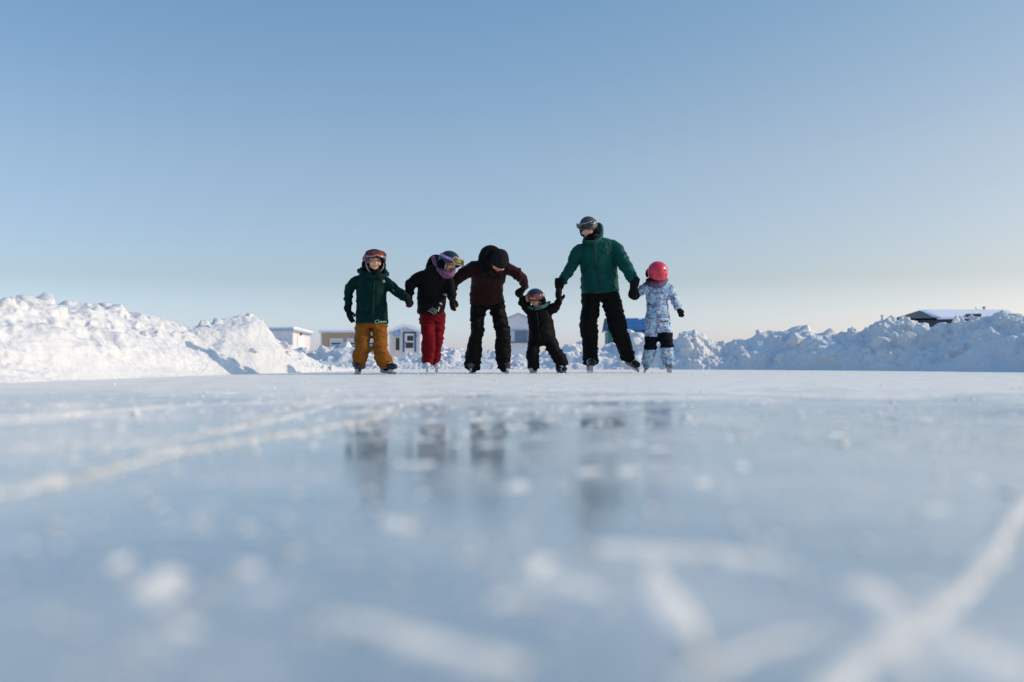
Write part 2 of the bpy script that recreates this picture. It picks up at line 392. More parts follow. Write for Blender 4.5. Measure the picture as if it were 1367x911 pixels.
def head_geo(bm, Mh, k):
    def E(c, r): 
        mt = Mh @ Matrix.Translation(Vector(c) * k) @ Matrix.Diagonal((*[x * k for x in r], 1))
        bmesh.ops.create_uvsphere(bm, u_segments=24, v_segments=16, radius=1, matrix=mt)
    E((0, .012, .03), (.074, .093, .088)); E((0, -.022, -.02), (.064, .066, .075)); E((0, -.035, -.065), (.044, .046, .045))
    E((0, -.083, -.018), (.010, .011, .024)); E((0, -.089, -.032), (.0125, .011, .010))            # nose
    E((0, -.078, .022), (.05, .014, .011))                                                        # brow
    E((0, -.074, -.060), (.022, .009, .006)); E((0, -.073, -.070), (.02, .009, .006)); E((0, -.064, -.092), (.022, .014, .014))
    for s in (-1, 1):
        E((s * .042, -.066, -.035), (.024, .022, .024)); E((s * .077, .01, -.01), (.012, .02, .032))
    tube(bm, [[*(Mh @ Vector((0, .015 * k, -.05 * k))), .05 * k, .05 * k], [*(Mh @ Vector((0, .03 * k, -.16 * k))), .056 * k, .056 * k]], n=4, seg=16)

def eyes(Mh, k, root):
    for s in (-1, 1):
        bm = bmesh.new(); ellipsoid(bm, (0, 0, 0), (.0125 * k, .0105 * k, .0068 * k))
        bm.transform(Mh @ Matrix.Translation(Vector((s * .031, -.0795, -.002)) * k))
        e = bm_obj('eye', bm, M['eye_white'], root)
        bm = bmesh.new(); ellipsoid(bm, (0, 0, 0), (.0068 * k, .004 * k, .0068 * k), seg=12, rings=8)
        bm.transform(Mh @ Matrix.Translation(Vector((s * .031, -.0885, -.002)) * k)); bm_obj('iris', bm, M['iris'], e)
        bm = bmesh.new(); tube(bm, [[s * .014 * k, -.093 * k, .018 * k, .004 * k, .005 * k], [s * .03 * k, -.0915 * k, .024 * k, .004 * k, .005 * k], [s * .047 * k, -.08 * k, .018 * k, .003 * k, .004 * k]], n=4, seg=8)
        bm.transform(Mh); bm_obj('eyebrow', bm, M['hair'], root)

def sph(th, ph, r, sq=2.0):   # th: 0 = front; ph from the crown
    return Vector((math.sin(th) * math.sin(ph) * r[0], -math.cos(th) * math.sin(ph) * r[1], math.cos(ph) * r[2]))
def shell(bm, r, rim, thick=0.016, nth=48, nph=18, bump=None, dz=0.0):
    O, I = [], []
    for j in range(nph + 1):
        a, b = [], []
        for i in range(nth):
            th = 2 * math.pi * i / nth; ph = max(0.02, rim(th) * j / nph)
            p = sph(th, ph, r); k = 1 + (bump(th, ph) if bump else 0)
            a.append(bm.verts.new(p * k)); q = sph(th, ph, [x - thick for x in r]); b.append(bm.verts.new(q))
        O.append(a); I.append(b)
    for j in range(nph):
        for i in range(nth):
            i2 = (i + 1) % nth
            bm.faces.new((O[j][i], O[j + 1][i], O[j + 1][i2], O[j][i2])); bm.faces.new((I[j][i], I[j][i2], I[j + 1][i2], I[j + 1][i]))
    for i in range(nth):
        i2 = (i + 1) % nth; bm.faces.new((O[-1][i], I[-1][i], I[-1][i2], O[-1][i2]))
    bm.faces.new(O[0]); bm.faces.new(I[0][::-1])

def band(bm, r, ths, phf, wph, thick):
    """a strap or rim following a head-sized surface"""
    rows = []
    for th in ths:
        ph = phf(th)
        a, b = ph - wph / 2, ph + wph / 2
        ro = [x + thick for x in r]; ri = [x - 0.003 for x in r]
        rows.append([bm.verts.new(q) for q in (sph(th, a, ri), sph(th, a, ro), sph(th, b, ro), sph(th, b, ri))])
    for p, q in zip(rows, rows[1:]):
        for k in range(4): bm.faces.new((p[k], p[(k + 1) % 4], q[(k + 1) % 4], q[k]))
    bm.faces.new(rows[0][::-1]); bm.faces.new(rows[-1])

def helmet(root, Mh, r, m, front=74, side=112, back=116, pads=True, chin=True, vents=(), ridgey=0.012):
    def rim(th):
        c = math.cos(th)
        s = side + (front - side) * max(0, c) ** 1.2 if c > 0 else side + (back - side) * (-c)
        return R(s)
    def bp(th, ph):
        v = ridgey * math.cos(th * 3) * math.sin(ph * 2) ** 2
        if math.cos(th) > 0.3: v += 0.035 * max(0, (ph - R(front - 14)) / R(14)) * (math.cos(th) - 0.3)
        return v
    bm = bmesh.new(); shell(bm, r, rim, bump=bp); bm.transform(Mh)
    h = bm_obj('helmet', bm, m, root)
    for (th, ph, a, b) in vents:
        bm = bmesh.new(); ellipsoid(bm, (0, 0, 0), (a, 0.012, b)); p = sph(R(th), R(ph), r)
        q = p.normalized().to_track_quat('Y', 'Z').to_matrix().to_4x4()
        bm.transform(Mh @ Matrix.Translation(p) @ q); bm_obj('vent', bm, M['dark_plastic'], h)
    if pads:
        for s in (-1, 1):
            bm = bmesh.new(); ellipsoid(bm, (s * (r[0] - .014), .005, -.05), (.024, .05, .055)); bm.transform(Mh); bm_obj('ear_pad', bm, M['pad'], h)
    if chin:
        bm = bmesh.new()
        k = r[0] / .12
        tube(bm, [[-.098 * k, -.04, -.01, .004, .008], [-.09 * k, -.055, -.065, .004, .008], [-.05 * k, -.045, -.125 * k, .003, .005], [0, -.05, -.142 * k, .003, .005], [.05 * k, -.045, -.125 * k, .003, .005], [.09 * k, -.055, -.065, .004, .008], [.098 * k, -.04, -.01, .004, .008]], n=4, seg=8, ref=Vector((0, 0, 1)))
        bm.transform(Mh); bm_obj('chin_strap', bm, M['grey_webbing'], h)
    return h

def goggles(root, Mh, r, ph0, lens, frame, strap, half=58, hph=22, out=0.03, strap_ph=None, strap_w=13):
    ro = [x + out for x in r]
    def outline(t):       # goggle outline in (th, ph) with a nose dip
        a = 2 * math.pi * t
        th = math.copysign(abs(math.cos(a)) ** 0.7, math.cos(a)) * R(half)
        ph = R(ph0) - math.copysign(abs(math.sin(a)) ** 0.8, math.sin(a)) * R(hph)
        if math.sin(a) < 0: ph -= R(8) * math.exp(-(th / R(13)) ** 2)
        return th, ph
    bm = bmesh.new(); N = 56
    for rad, inn in ((ro, False),):
        rings = []
        for s in (1.0, 0.8, 0.55, 0.3):
            rings.append([bm.verts.new(sph(outline(i / N)[0] * s, R(ph0) + (outline(i / N)[1] - R(ph0)) * s, rad)) for i in range(N)])
        back_ring = [bm.verts.new(sph(*outline(i / N), [x - 0.002 for x in r])) for i in range(N)]
        allr = [back_ring] + rings
        for a, b in zip(allr, allr[1:]):
            for i in range(N): bm.faces.new((a[i], a[(i + 1) % N], b[(i + 1) % N], b[i]))
        bm.faces.new(rings[-1]); bm.faces.new(back_ring[::-1])
    bm.transform(Mh); g = bm_obj('goggles', bm, lens, root)
    bm = bmesh.new()
    rf = [x + out * 0.75 for x in r]
    rows = [[*sph(*outline(i / N), rf), .0075, .011] for i in range(N + 1)]
    tube(bm, rows, raw=True, seg=8, ref=Vector((0, 0, 1))); bm.transform(Mh); bm_obj('frame', bm, frame, g)
    bm = bmesh.new(); sp = R(strap_ph if strap_ph else ph0)
    ths = [R(half - 6) + (2 * math.pi - 2 * R(half - 6)) * i / 40 for i in range(41)]
    band(bm, r, ths, lambda th: sp + (R(ph0) - sp) * max(0, math.cos(th)), R(strap_w), 0.007); bm.transform(Mh); bm_obj('strap', bm, strap, g)
    return g

# ------------------------------------------------------------------ skates
def skate(root, base, yaw, roll, pitch, L, boot, stripe=None, lace=True, hgt=0.075):
    Ms = Matrix.Translation(base) @ Matrix.Rotation(R(yaw), 4, 'Z') @ Matrix.Rotation(R(roll), 4, 'Y') @ Matrix.Rotation(R(pitch), 4, 'X')
    k = L / 0.27; h = hgt * k
    bm = bmesh.new()
    tube(bm, [[0, .40 * L, h + .03 * k, .030 * k, .032 * k], [0, .2 * L, h + .034 * k, .036 * k, .036 * k], [0, -.15 * L, h + .034 * k, .045 * k, .036 * k], [0, -.40 * L, h + .03 * k, .043 * k, .032 * k], [0, -.50 * L, h + .026 * k, .03 * k, .024 * k]], n=5, seg=18, ref=Vector((0, 0, 1)), round_ends=True)
    tube(bm, [[0, .26 * L, h + .02 * k, .036 * k, .055 * k], [0, .25 * L, h + .09 * k, .04 * k, .058 * k], [0, .24 * L, h + .15 * k, .043 * k, .06 * k]], n=4, seg=18)
    tube(bm, [[0, -.12 * L, h + .05 * k, .03 * k, .02 * k], [0, .05 * L, h + .11 * k, .032 * k, .02 * k], [0, .06 * L, h + .17 * k, .034 * k, .014 * k]], n=4, seg=12)
    box(bm, -.03 * k, .03 * k, -.42 * L, .42 * L, h - .006, h + .02 * k)
    me = remesh(bm, 0.0045, 3); me.transform(Ms)
    o = link('skate', me, boot, root)
    bm = bmesh.new()
    for y0, y1 in ((.14, .38), (-.36, -.12)):
        box(bm, -.013 * k, .013 * k, y0 * L, y1 * L, .028 * k, h)
    box(bm, -.007 * k, .007 * k, -.46 * L, .46 * L, .022 * k, .036 * k)
    bm.transform(Ms); bm_obj('blade_holder', bm, M['holder'], o, False)
    bm = bmesh.new()
    prof = [(-.54, .034), (-.51, .012), (-.44, 0.0), (.42, 0.0), (.48, .012), (.49, .034)]
    a = [bm.verts.new((-.0025, y * L, z * k)) for y, z in prof]; b = [bm.verts.new((.0025, y * L, z * k)) for y, z in prof]
    bm.faces.new(a); bm.faces.new(b[::-1])
    for i in range(len(prof)):
        j = (i + 1) % len(prof); bm.faces.new((a[i], a[j], b[j], b[i]))
    bm.transform(Ms); bm_obj('blade', bm, M['steel'], o, False)
    if lace:
        bm = bmesh.new()
        for i in range(5):
            t = i / 4; y = (-.20 + .22 * t) * L; z = h + (.072 + .07 * t) * k
            tube(bm, [[-.03 * k, y + .01, z - .012 * k, .003, .003], [0, y, z, .003, .003], [.03 * k, y + .01, z - .012 * k, .003, .003]], n=3, seg=6)
        bm.transform(Ms); bm_obj('laces', bm, M['lace'], o)
    if stripe:
        bm = bmesh.new()
        tube(bm, [[0, -.24 * L, h + .028 * k, .0475 * k, .040 * k], [0, -.16 * L, h + .032 * k, .0475 * k, .041 * k]], n=3, seg=20, ref=Vector((0, 0, 1)))
        bm.transform(Ms); bm_obj('stripe', bm, stripe, o)
    return o

# ------------------------------------------------------------------ person builder
def make_person(p):
    D = p['D']; mp = D / F
    root = thing('person', Vector((*(W(p['x'], 500, D)).xy, 0)), p['label'], p['cat'])
    def V(px, py, dy=0): return W(px, py, D + dy)
    def rows(lst, k=1.0):       # (px, py, r_px, dy[, depth_radius_px])
        out = []
        for e in lst:
            px, py, r, dy = e[:4]; rd = e[4] if len(e) > 4 else r
            out.append([*V(px, py, dy), r * mp * k, rd * mp * k])
        return out
    hx, hy, hdy, yaw, pitch, roll, hk = p['head']
    Mh = head_frame(V(hx, hy, hdy), yaw, pitch, roll)
    # body: one continuous skin
    bm = bmesh.new(); head_geo(bm, Mh, hk)
    tube(bm, rows(p['torso'], 0.8), n=5, seg=20)
    neck = Mh @ Vector((0, .02 * hk, -.10 * hk)); tt = p['torso'][-1]; tv = V(tt[0], tt[1], tt[3])
    tube(bm, [[*neck, .05 * hk, .05 * hk], [*tv, .06 * hk, .06 * hk]], n=4, seg=14)
    for s in p['sleeves']: tube(bm, rows(s, 0.66), n=5, seg=14, round_ends=True)
    for s in p['legs']: tube(bm, rows(s, 0.66), n=5, seg=16, round_ends=True)
    for h in p['hands']:
        hand(bm, V(*h['w']), Vector(h['d']), Vector(h['back']), h['thumb'], h['L'] * 0.93, h['curl'], 0.8)
    me = remesh(bm, p.get('vox', 0.006), 2)
    Mi = Mh.inverted()
    body = link('body', me, [M['skin'], M['lips'], M['under']], root)
    off = root.location
    for f in me.polygons:
        c = f.center + off; q = Mi @ c / hk
        if abs(q.x) < .12 and abs(q.y) < .14 and -.13 < q.z < .16:
            f.material_index = 1 if (q.y < -.074 and abs(q.x) < .021 and -.075 < q.z < -.056) else 0
        else: f.material_index = 2
    eyes(Mh, hk, root)
    trees = []
    J = []
    for s_ in list(p['sleeves']) + list(p['legs']):
        for i_ in (2, len(s_) - 2, len(s_) - 1): J.append((V(s_[i_][0], s_[i_][1], s_[i_][3]), 0.13 * D / 11 * (0.75 if D * p['head'][6] < 10.4 else 1)))
    tq = p['torso'][0]; J.append((V(tq[0], tq[1] + 8, tq[3]), 0.15))
    J = [(v_, r_) for v_, r_ in J]
    # trousers
    bm = bmesh.new()
    for s in p['legs']: tube(bm, rows(s), n=6, seg=24)
    tube(bm, rows(p['hips']), n=5, seg=24)
    me = remesh(bm, 0.0078, 2, folds(p.get('tf', 0.009), 1.5, p['x'] * 0.01, J)); 
    tr_tree = bvh_of(me)
    mats = p['trouser_mats']; tro = link('trousers', me, mats, root); trees.append(tr_tree)
    if p.get('trouser_fn'):
        for f in me.polygons:
            x, y = to_px(f.center + off); f.material_index = p['trouser_fn'](x, y)
    # jacket
    bm = bmesh.new()
    tube(bm, rows([(e[0], e[1], e[2], e[3], e[4] + (2.2 if i_ < 2 else 0)) for i_, e in enumerate(p['torso'])]), n=6, seg=28)
    for s in p['sleeves']: tube(bm, rows(s, 0.94), n=6, seg=20)
    for s in p.get('extra', []): tube(bm, rows(s), n=6, seg=20, round_ends=True)
    me = remesh(bm, 0.0078, 2, folds(p.get('jf', 0.016), 1.0, p['x'] * 0.017 + 5, J))
    jt = bvh_of(me); jac = link('jacket', me, p['jacket_mats'], root)
    if p.get('jacket_fn'):
        for f in me.polygons:
            x, y = to_px(f.center + off); f.material_index = p['jacket_fn'](x, y)
    for nm, m, strips in p.get('marks', []):
        bm = bmesh.new()
        for pts, wd in strips: surf_strip(bm, jt, pts, D, wd * mp)
        if len(bm.faces): bm_obj(nm, bm, m, jac)
        else: bm.free()
    for nm, m, strips in p.get('tmarks', []):
        bm = bmesh.new()
        for pts, wd in strips: surf_strip(bm, tr_tree, pts, D, wd * mp)
        if len(bm.faces): bm_obj(nm, bm, m, tro)
        else: bm.free()
    # hood, collar, scarf
    for nm, m, tubes, amp in p.get('garments', []):
        bm = bmesh.new()
        for t in tubes: tube(bm, rows(t), n=6, seg=22, round_ends=True)
        link(nm, remesh(bm, 0.007, 2, folds(amp, 1.5, 3 + hx * .01)), m, root)
    # gloves
    for h in p['hands']:
        bm = bmesh.new(); wv = V(*h['w']); d = Vector(h['d']).normalized(); L = h['L']
        hand(bm, wv, d, Vector(h['back']), h['thumb'], L, h['curl'], h.get('fat', 1.12), h.get('mitten', False), h.get('spread', 1.0))
        cl = h.get('cuff', 0.35); cr = h.get('cuff_r', 0.24)
        a = wv - d * (cl * L); b = wv + d * (0.06 * L)
        tube(bm, [[*a, cr * L, cr * L], [*((a + b) / 2), cr * L * .98, cr * L * .98], [*b, cr * L * .8, cr * L * .8]], n=4, seg=16)
        me = remesh(bm, 0.0036, 2, folds(0.002, 1, hx))
        g = link('mitten' if h.get('mitten') else 'glove', me, h['m'], root)
        if len(h['m']) > 1:
            bk = Vector(h['back'])
            for f in me.polygons:
                c = f.center + off - wv
                f.material_index = 1 if c.dot(d) > 0.42 * L and f.normal.dot(bk) < 0.45 else 0
    for s in p['skates']:
        base = W(s['px'], HZ + CH * F / (D + s.get('dy', 0)), D + s.get('dy', 0)); base.z = s.get('z', 0.001)
        skate(root, base, s['yaw'], s.get('roll', 0), s.get('pitch', 0), s['L'], s['m'], s.get('stripe'), True, s.get('h', 0.075))
    return root, Mh, V, mp

G_UP = [0.15, 0.35, 0.4, 0.4]; GRIP = [0.25, 0.75, 0.8, 0.6]; RELAX = [0.12, 0.25, 0.3, 0.25]; MITT = [0.1, 0.2, 0.25, 0.2]

# ---- boy in green jacket and ochre trousers
boy = dict(D=10.3, x=497, label='boy in dark green jacket and ochre snow pants with orange goggles on helmet', cat='person',
    head=(499.5, 348.0, -0.02, 20, 5, 2, 0.91), vox=0.0055,
    torso=[(496, 432, 21.5, 0, 15), (496, 420, 21.3, 0, 15), (496, 400, 20.5, 0, 15), (497, 382, 21.5, 0, 14), (498, 371, 20, 0, 12), (499, 364, 11, 0, 9.5), (500, 359, 8.5, 0, 8)],
    sleeves=[[(484, 374, 8, 0), (473, 377, 8.4, 0), (466, 388, 7.4, 0.02), (465, 400, 6.6, 0), (465, 412, 5.6, -0.03)],
             [(508, 374, 8, 0), (517, 378, 8.6, 0), (529, 389, 7.4, -0.02), (538, 395, 6.6, -0.06), (545, 400, 5.2, -0.1)]],
    hips=[(496, 426, 18, 0, 14), (495.5, 433, 19.5, 0, 14), (495, 438, 17, 0, 12)],
    legs=[[(485.5, 434, 10.5, 0, 12), (484, 448, 9.6, 0, 11.5), (483.5, 463, 8.8, -0.05, 10.5), (481, 474, 9.6, -0.04, 11), (479, 484, 9.6, 0.01, 10.5), (478, 491.5, 8.2, 0.02, 10)],
          [(506, 434, 10.6, 0, 12), (507.5, 448, 9.6, 0, 11.5), (508, 464, 9.0, -0.05, 10.5), (510, 474, 9.6, -0.04, 11), (513.5, 484, 9.8, 0.01, 10.5), (516, 491, 9, 0.02, 10)]],
    trouser_mats=[M['ochre']], jacket_mats=[M['dark_green']], jf=0.014, tf=0.022,
    tmarks=[('seam', M['brown_leather'], [([(477, 470), (484, 472), (491, 471)], .7)]), ('seam', M['brown_leather'], [([(500, 471), (507, 473), (516, 470)], .7)])],
    marks=[('logo', M['white_print'], [([(511, 377.5), (512.3, 374.3), (513.8, 377.5)], 1.1)]),
           ('pocket_flap', M['zip'], [([(481, 413), (485, 412), (490, 414)], 1.0)]), ('pocket_flap', M['zip'], [([(504, 414), (508, 412), (512.5, 413)], 1.0)]), ('seam', M['zip'], [([(483, 378), (487, 371), (490, 368)], .5)]), ('sleeve_tab', M['pull'], [([(525, 386.5), (525.8, 389.5)], 1.2)]),
           ('zip', M['zip'], [([(500, 368), (499, 385), (498, 402), (497.5, 431)], 1.0)]),
           ('lettering', M['mint'], [([(503.8, 427.4), (501.2, 428.6), (500.8, 431.0), (503.2, 431.8)], 0.9), ([(505, 426.6), (505.3, 431.4)], 0.8),
                                     ([(506.3, 430.6), (507.2, 428.8), (508.2, 430.8), (509.2, 428.8), (510.2, 430.8), (511.2, 428.8), (512.2, 430.8), (513.2, 428.8), (514.4, 430.6), (515.6, 429)], 0.8)])],
    garments=[('hood', M['dark_green'], [[(480.5, 362, 3.4, 0.05, 6), (487, 360, 5, 0.08, 8), (499, 359, 6, 0.10, 8), (510, 361, 5, 0.08, 8), (516, 366, 3, 0.05, 6)], [(480.5, 362.5, 3.2, 0.04, 5), (486, 366.5, 3.0, -0.05, 4), (495, 370, 2.4, -0.10, 3)], [(516, 367, 2.4, 0.04, 5), (511, 369, 2.4, -0.05, 4), (504, 371, 2.2, -0.10, 3)]], 0.004),
              ('neck_gaiter', M['black'], [[(500, 372, 10, -0.01, 9.5), (500.5, 367, 9.6, -0.012, 9.2), (500.5, 362.5, 9, -0.012, 9)]], 0.004)],
    hands=[dict(w=(465, 415, -0.04), d=(0.3, -0.15, -1), back=(-0.5, -1, 0), thumb=1, L=0.135, curl=MITT, mitten=True, m=[M['navy_glove']], fat=1.15, cuff=.3, cuff_r=.29),
           dict(w=(543, 399.5, -0.10), d=(0.45, -0.25, -0.9), back=(0.5, -1, 0.2), thumb=1, L=0.13, curl=GRIP, m=[M['black_glove'], M['brown_leather']], cuff=.3, cuff_r=.25)],
    skates=[dict(px=477, yaw=-8, roll=14, L=0.22, m=M['boot_navy'], h=0.08), dict(px=518, yaw=52, roll=-10, pitch=5, L=0.23, m=M['boot_black'], h=0.07, z=0.008)])
root, Mh, V, mp = make_person(boy)
hr = (.116, .125, .120)
helmet(root, Mh, hr, M['helmet_navy'], front=66)
goggles(root, Mh, hr, 60, M['orange_lens'], M['dark_plastic'], M['red_strap'], half=60, hph=15, out=0.022, strap_ph=84)
bm = bmesh.new(); band(bm, [x + .02 for x in hr], [R(-50 + 5 * i) for i in range(21)], lambda th: R(75 - 7 * math.exp(-(th / R(13)) ** 2)), R(3.2), 0.010); bm.transform(Mh)
bm_obj('goggle_rim', bm, M['silver'], root)
bm = bmesh.new()
for i in range(9):
    x = (-.035 + i * .010); tube(bm, [[x, -.085, .075, .007, .006], [x + .004, -.099, .05, .007, .006], [x + .012, -.096, .03 + .008 * (i % 3), .003, .003]], n=3, seg=6)
bm.transform(Mh); bm_obj('hair', bm, M['hair'], root)

# ---- child in black jacket and red trousers, leaning
kid = dict(D=10.5, x=576, label='child leaning over in black jacket and red snow pants, goggles with lilac strap', cat='person',
    head=(599.5, 350, -0.12, 60, 30, 10, 0.92), vox=0.0055,
    torso=[(575, 420, 18, 0, 14), (575.5, 410, 19, 0, 15), (577, 395, 20, 0, 15), (579, 380, 20.5, -0.04, 14), (582, 369, 18, -0.07, 13), (588, 360, 12, -0.09, 10), (593, 354, 8.5, -0.1, 8)],
    sleeves=[[(572, 368, 8, -0.05), (561, 371, 8.4, -0.05), (550, 380, 7.8, -0.05), (546, 390, 6.6, -0.09), (545, 397, 5.6, -0.12)],
             [(590, 369, 8, -0.06), (598, 374, 8.0, -0.08), (602, 385, 7.4, -0.1), (603, 394, 6.4, -0.14), (603.5, 400, 5.4, -0.16)]],
    hips=[(576, 414, 16, 0, 13), (576.5, 424, 16.5, 0, 13), (577, 431, 15, 0, 12)],
    legs=[[(569, 420, 9.5, 0, 11), (571, 434, 9.6, -0.02, 11), (571.5, 450, 8.9, -0.07, 10.5), (571, 462, 9.6, -0.05, 10.5), (571, 475, 9.2, -0.02, 10), (570.5, 486, 7.6, 0.0, 9.5)],
          [(584, 420, 9, 0.02, 11), (585, 434, 8.6, 0.03, 10.5), (585, 450, 7.8, 0.03, 10), (583, 462, 7.8, 0.06, 10), (581.5, 475, 7.6, 0.1, 9.5), (581.5, 485.5, 6.6, 0.12, 9)]],
    trouser_mats=[M['red']], jacket_mats=[M['black']], tf=0.022,
    marks=[('stripes', M['white_print'], [([(571, 415), (576, 417), (580, 420)], 0.8), ([(573.5, 412.8), (578.5, 415), (582, 418.5)], 0.8), ([(576.5, 411), (580.5, 413), (583, 416)], 0.7)]),
           ('badge', M['grey_webbing'], [([(592, 392.5), (596, 394.5)], 3.2)]),
           ('print', M['white_print'], [([(586.5, 404.3), (589.8, 406.8)], 2.2), ([(586.5, 410), (584.5, 416)], 2.0)])],
    garments=[('hood', M['black'], [[(573, 354, 4, 0.03, 6), (578, 347, 5.5, 0.03, 9), (584, 346, 6, 0.05, 10), (592, 349, 6, 0.07, 9)], [(573, 356, 5, 0.0, 6), (578, 362, 5, -0.04, 6)]], 0.004),
              ('neck_gaiter', M['pink_scarf'], [[(578.5, 345, 2.6, -0.02, 4), (582, 353, 3.4, -0.11, 4), (588, 361.5, 4, -0.17, 4), (595, 367.5, 4.4, -0.21, 4.5), (602, 367, 4, -0.2, 4.5), (605.5, 361, 3, -0.16, 4)]], 0.004)],
    hands=[dict(w=(545, 398, -0.14), d=(0.1, -0.3, -0.95), back=(-0.5, -1, 0.1), thumb=1, L=0.125, curl=GRIP, m=[M['black_glove']], cuff=.35, cuff_r=.27, fat=1.25),
           dict(w=(603, 401, -0.17), d=(0.12, -0.1, -1), back=(-0.3, -1, 0.1), thumb=1, L=0.125, curl=RELAX, m=[M['black_glove'], M['brown_leather']], cuff=.35, cuff_r=.26)],
    skates=[dict(px=570, yaw=4, roll=2, L=0.21, m=M['boot_white'], h=0.095, stripe=M['boot_black']), dict(px=582.5, dy=0.12, yaw=8, roll=4, L=0.21, m=M['boot_white'], h=0.085, stripe=M['boot_black'])])
root, Mh, V, mp = make_person(kid)
hr = (.112, .123, .118)
helmet(root, Mh, hr, M['helmet_black'], front=72)
goggles(root, Mh, hr, 66, M['olive_lens'], M['pink_plastic'], M['purple_strap'], half=46, hph=13, out=0.036, strap_ph=76, strap_w=13)

# ---- woman bending forward
woman = dict(D=10.9, x=652, label='woman bending forward in plum jacket, black pants and charcoal knit beanie', cat='person',
    head=(666, 349, -0.30, 20, 48, 10, 1.0), vox=0.007,
    torso=[(651, 403, 23, 0.06, 16), (650, 393, 22.5, 0.03, 16), (651, 380, 20.8, -0.06, 15), (653, 366, 22, -0.16, 14.5), (655, 356, 19.5, -0.22, 13), (659, 349, 11.5, -0.24, 10), (662, 346, 8, -0.25, 8)],
    sleeves=[[(642, 357, 9.4, -0.2), (633, 358.5, 9.4, -0.2), (621, 366, 8.2, -0.21), (608, 375, 7.6, -0.22), (604.5, 386, 6.6, -0.24), (603, 397, 5.2, -0.26)],
             [(668, 358, 8.8, -0.2), (677, 359, 8.2, -0.2), (688, 364.5, 7, -0.2), (697, 371, 6.4, -0.16), (700, 378, 5.6, -0.1), (700, 385, 4.8, -0.04)]],
    hips=[(651, 396, 22, 0.06, 15), (651, 405, 23, 0.08, 16.5), (651, 413, 22, 0.08, 14.5)],
    legs=[[(640, 404, 12, 0.07, 14), (638.5, 420, 10.8, 0.04, 13), (637, 438, 9.2, -0.02, 11), (635, 452, 9.4, 0.0, 11), (632.5, 470, 9.6, 0.03, 11), (631, 484, 9.7, 0.05, 11), (631.5, 492.5, 9.2, 0.04, 12)],
          [(662.5, 404, 12, 0.07, 14), (666, 420, 10.6, 0.04, 13), (670, 438, 9.4, -0.02, 11), (671.5, 452, 10.2, 0.0, 11), (671.5, 470, 10.2, 0.03, 11), (672.5, 484, 9.8, 0.05, 11), (672.5, 492, 9.0, 0.04, 12)]],
    trouser_mats=[M['black']], jacket_mats=[M['plum']], tf=0.022, jf=0.018,
    marks=[('zip', M['zip'], [([(664, 368), (660, 384), (656, 402)], 0.9)])],
    garments=[('hood', M['black'], [[(644.5, 354, 6, -0.24, 8), (646.5, 344, 8, -0.24, 11), (652, 338, 10, -0.22, 12), (659, 339, 10, -0.22, 11), (667, 345, 8, -0.22, 10)], [(648, 354, 9, -0.2, 9), (651, 345, 10, -0.2, 10), (654, 341, 9, -0.2, 10)], [(643, 352, 5, -0.26, 7), (648, 361, 4, -0.35, 5), (657, 369, 3.4, -0.39, 4), (668, 369, 3, -0.39, 4)]], 0.005)],
    hands=[dict(w=(603, 398, -0.22), d=(0.1, 0.1, -1), back=(-0.6, 0.6, 0.0), thumb=-1, L=0.16, curl=GRIP, m=[M['black_glove']], cuff=.3, cuff_r=.24),
           dict(w=(699, 385, -0.05), d=(-0.6, -0.2, -0.7), back=(-0.3, -1, 0.4), thumb=-1, L=0.165, curl=GRIP, m=[M['black_glove']], cuff=.3, cuff_r=.22, fat=1.15)],
    skates=[dict(px=630.5, yaw=-14, roll=8, L=0.25, m=M['boot_charcoal'], h=0.072, dy=.06), dict(px=674.5, yaw=18, roll=-3, L=0.25, m=M['boot_charcoal'], h=0.072, dy=.06)])
root, Mh, V, mp = make_person(woman)
bm = bmesh.new(); shell(bm, (.096, .112, .118), lambda th: R(97 + 4 * math.cos(th)), thick=0.012, bump=lambda th, ph: 0.012 * math.sin(th * 5 + ph * 4) * math.sin(ph))
bm.transform(Mh @ Matrix.Translation((0, 0.005, 0.02))); bn = bm_obj('beanie', bm, M['beanie'], root)
bm = bmesh.new(); band(bm, (.096, .112, .118), [2 * math.pi * i / 48 for i in range(49)], lambda th: R(87 + 4 * math.cos(th)), R(22), 0.006)
bm.transform(Mh @ Matrix.Translation((0, 0.005, 0.02))); bm_obj('cuff', bm, M['beanie'], bn)
for s in (-1, 1):
    bm = bmesh.new()
    for i in range(4): tube(bm, [[s * (.07 + .004 * i), -.03 + .02 * i, .0, .010, .010], [s * (.08 + .002 * i), -.045 + .02 * i, -.07, .009, .009], [s * .07, -.05 + .02 * i, -.14, .004, .004]], n=3, seg=7)
    bm.transform(Mh); bm_obj('hair', bm, M['hair'], root)

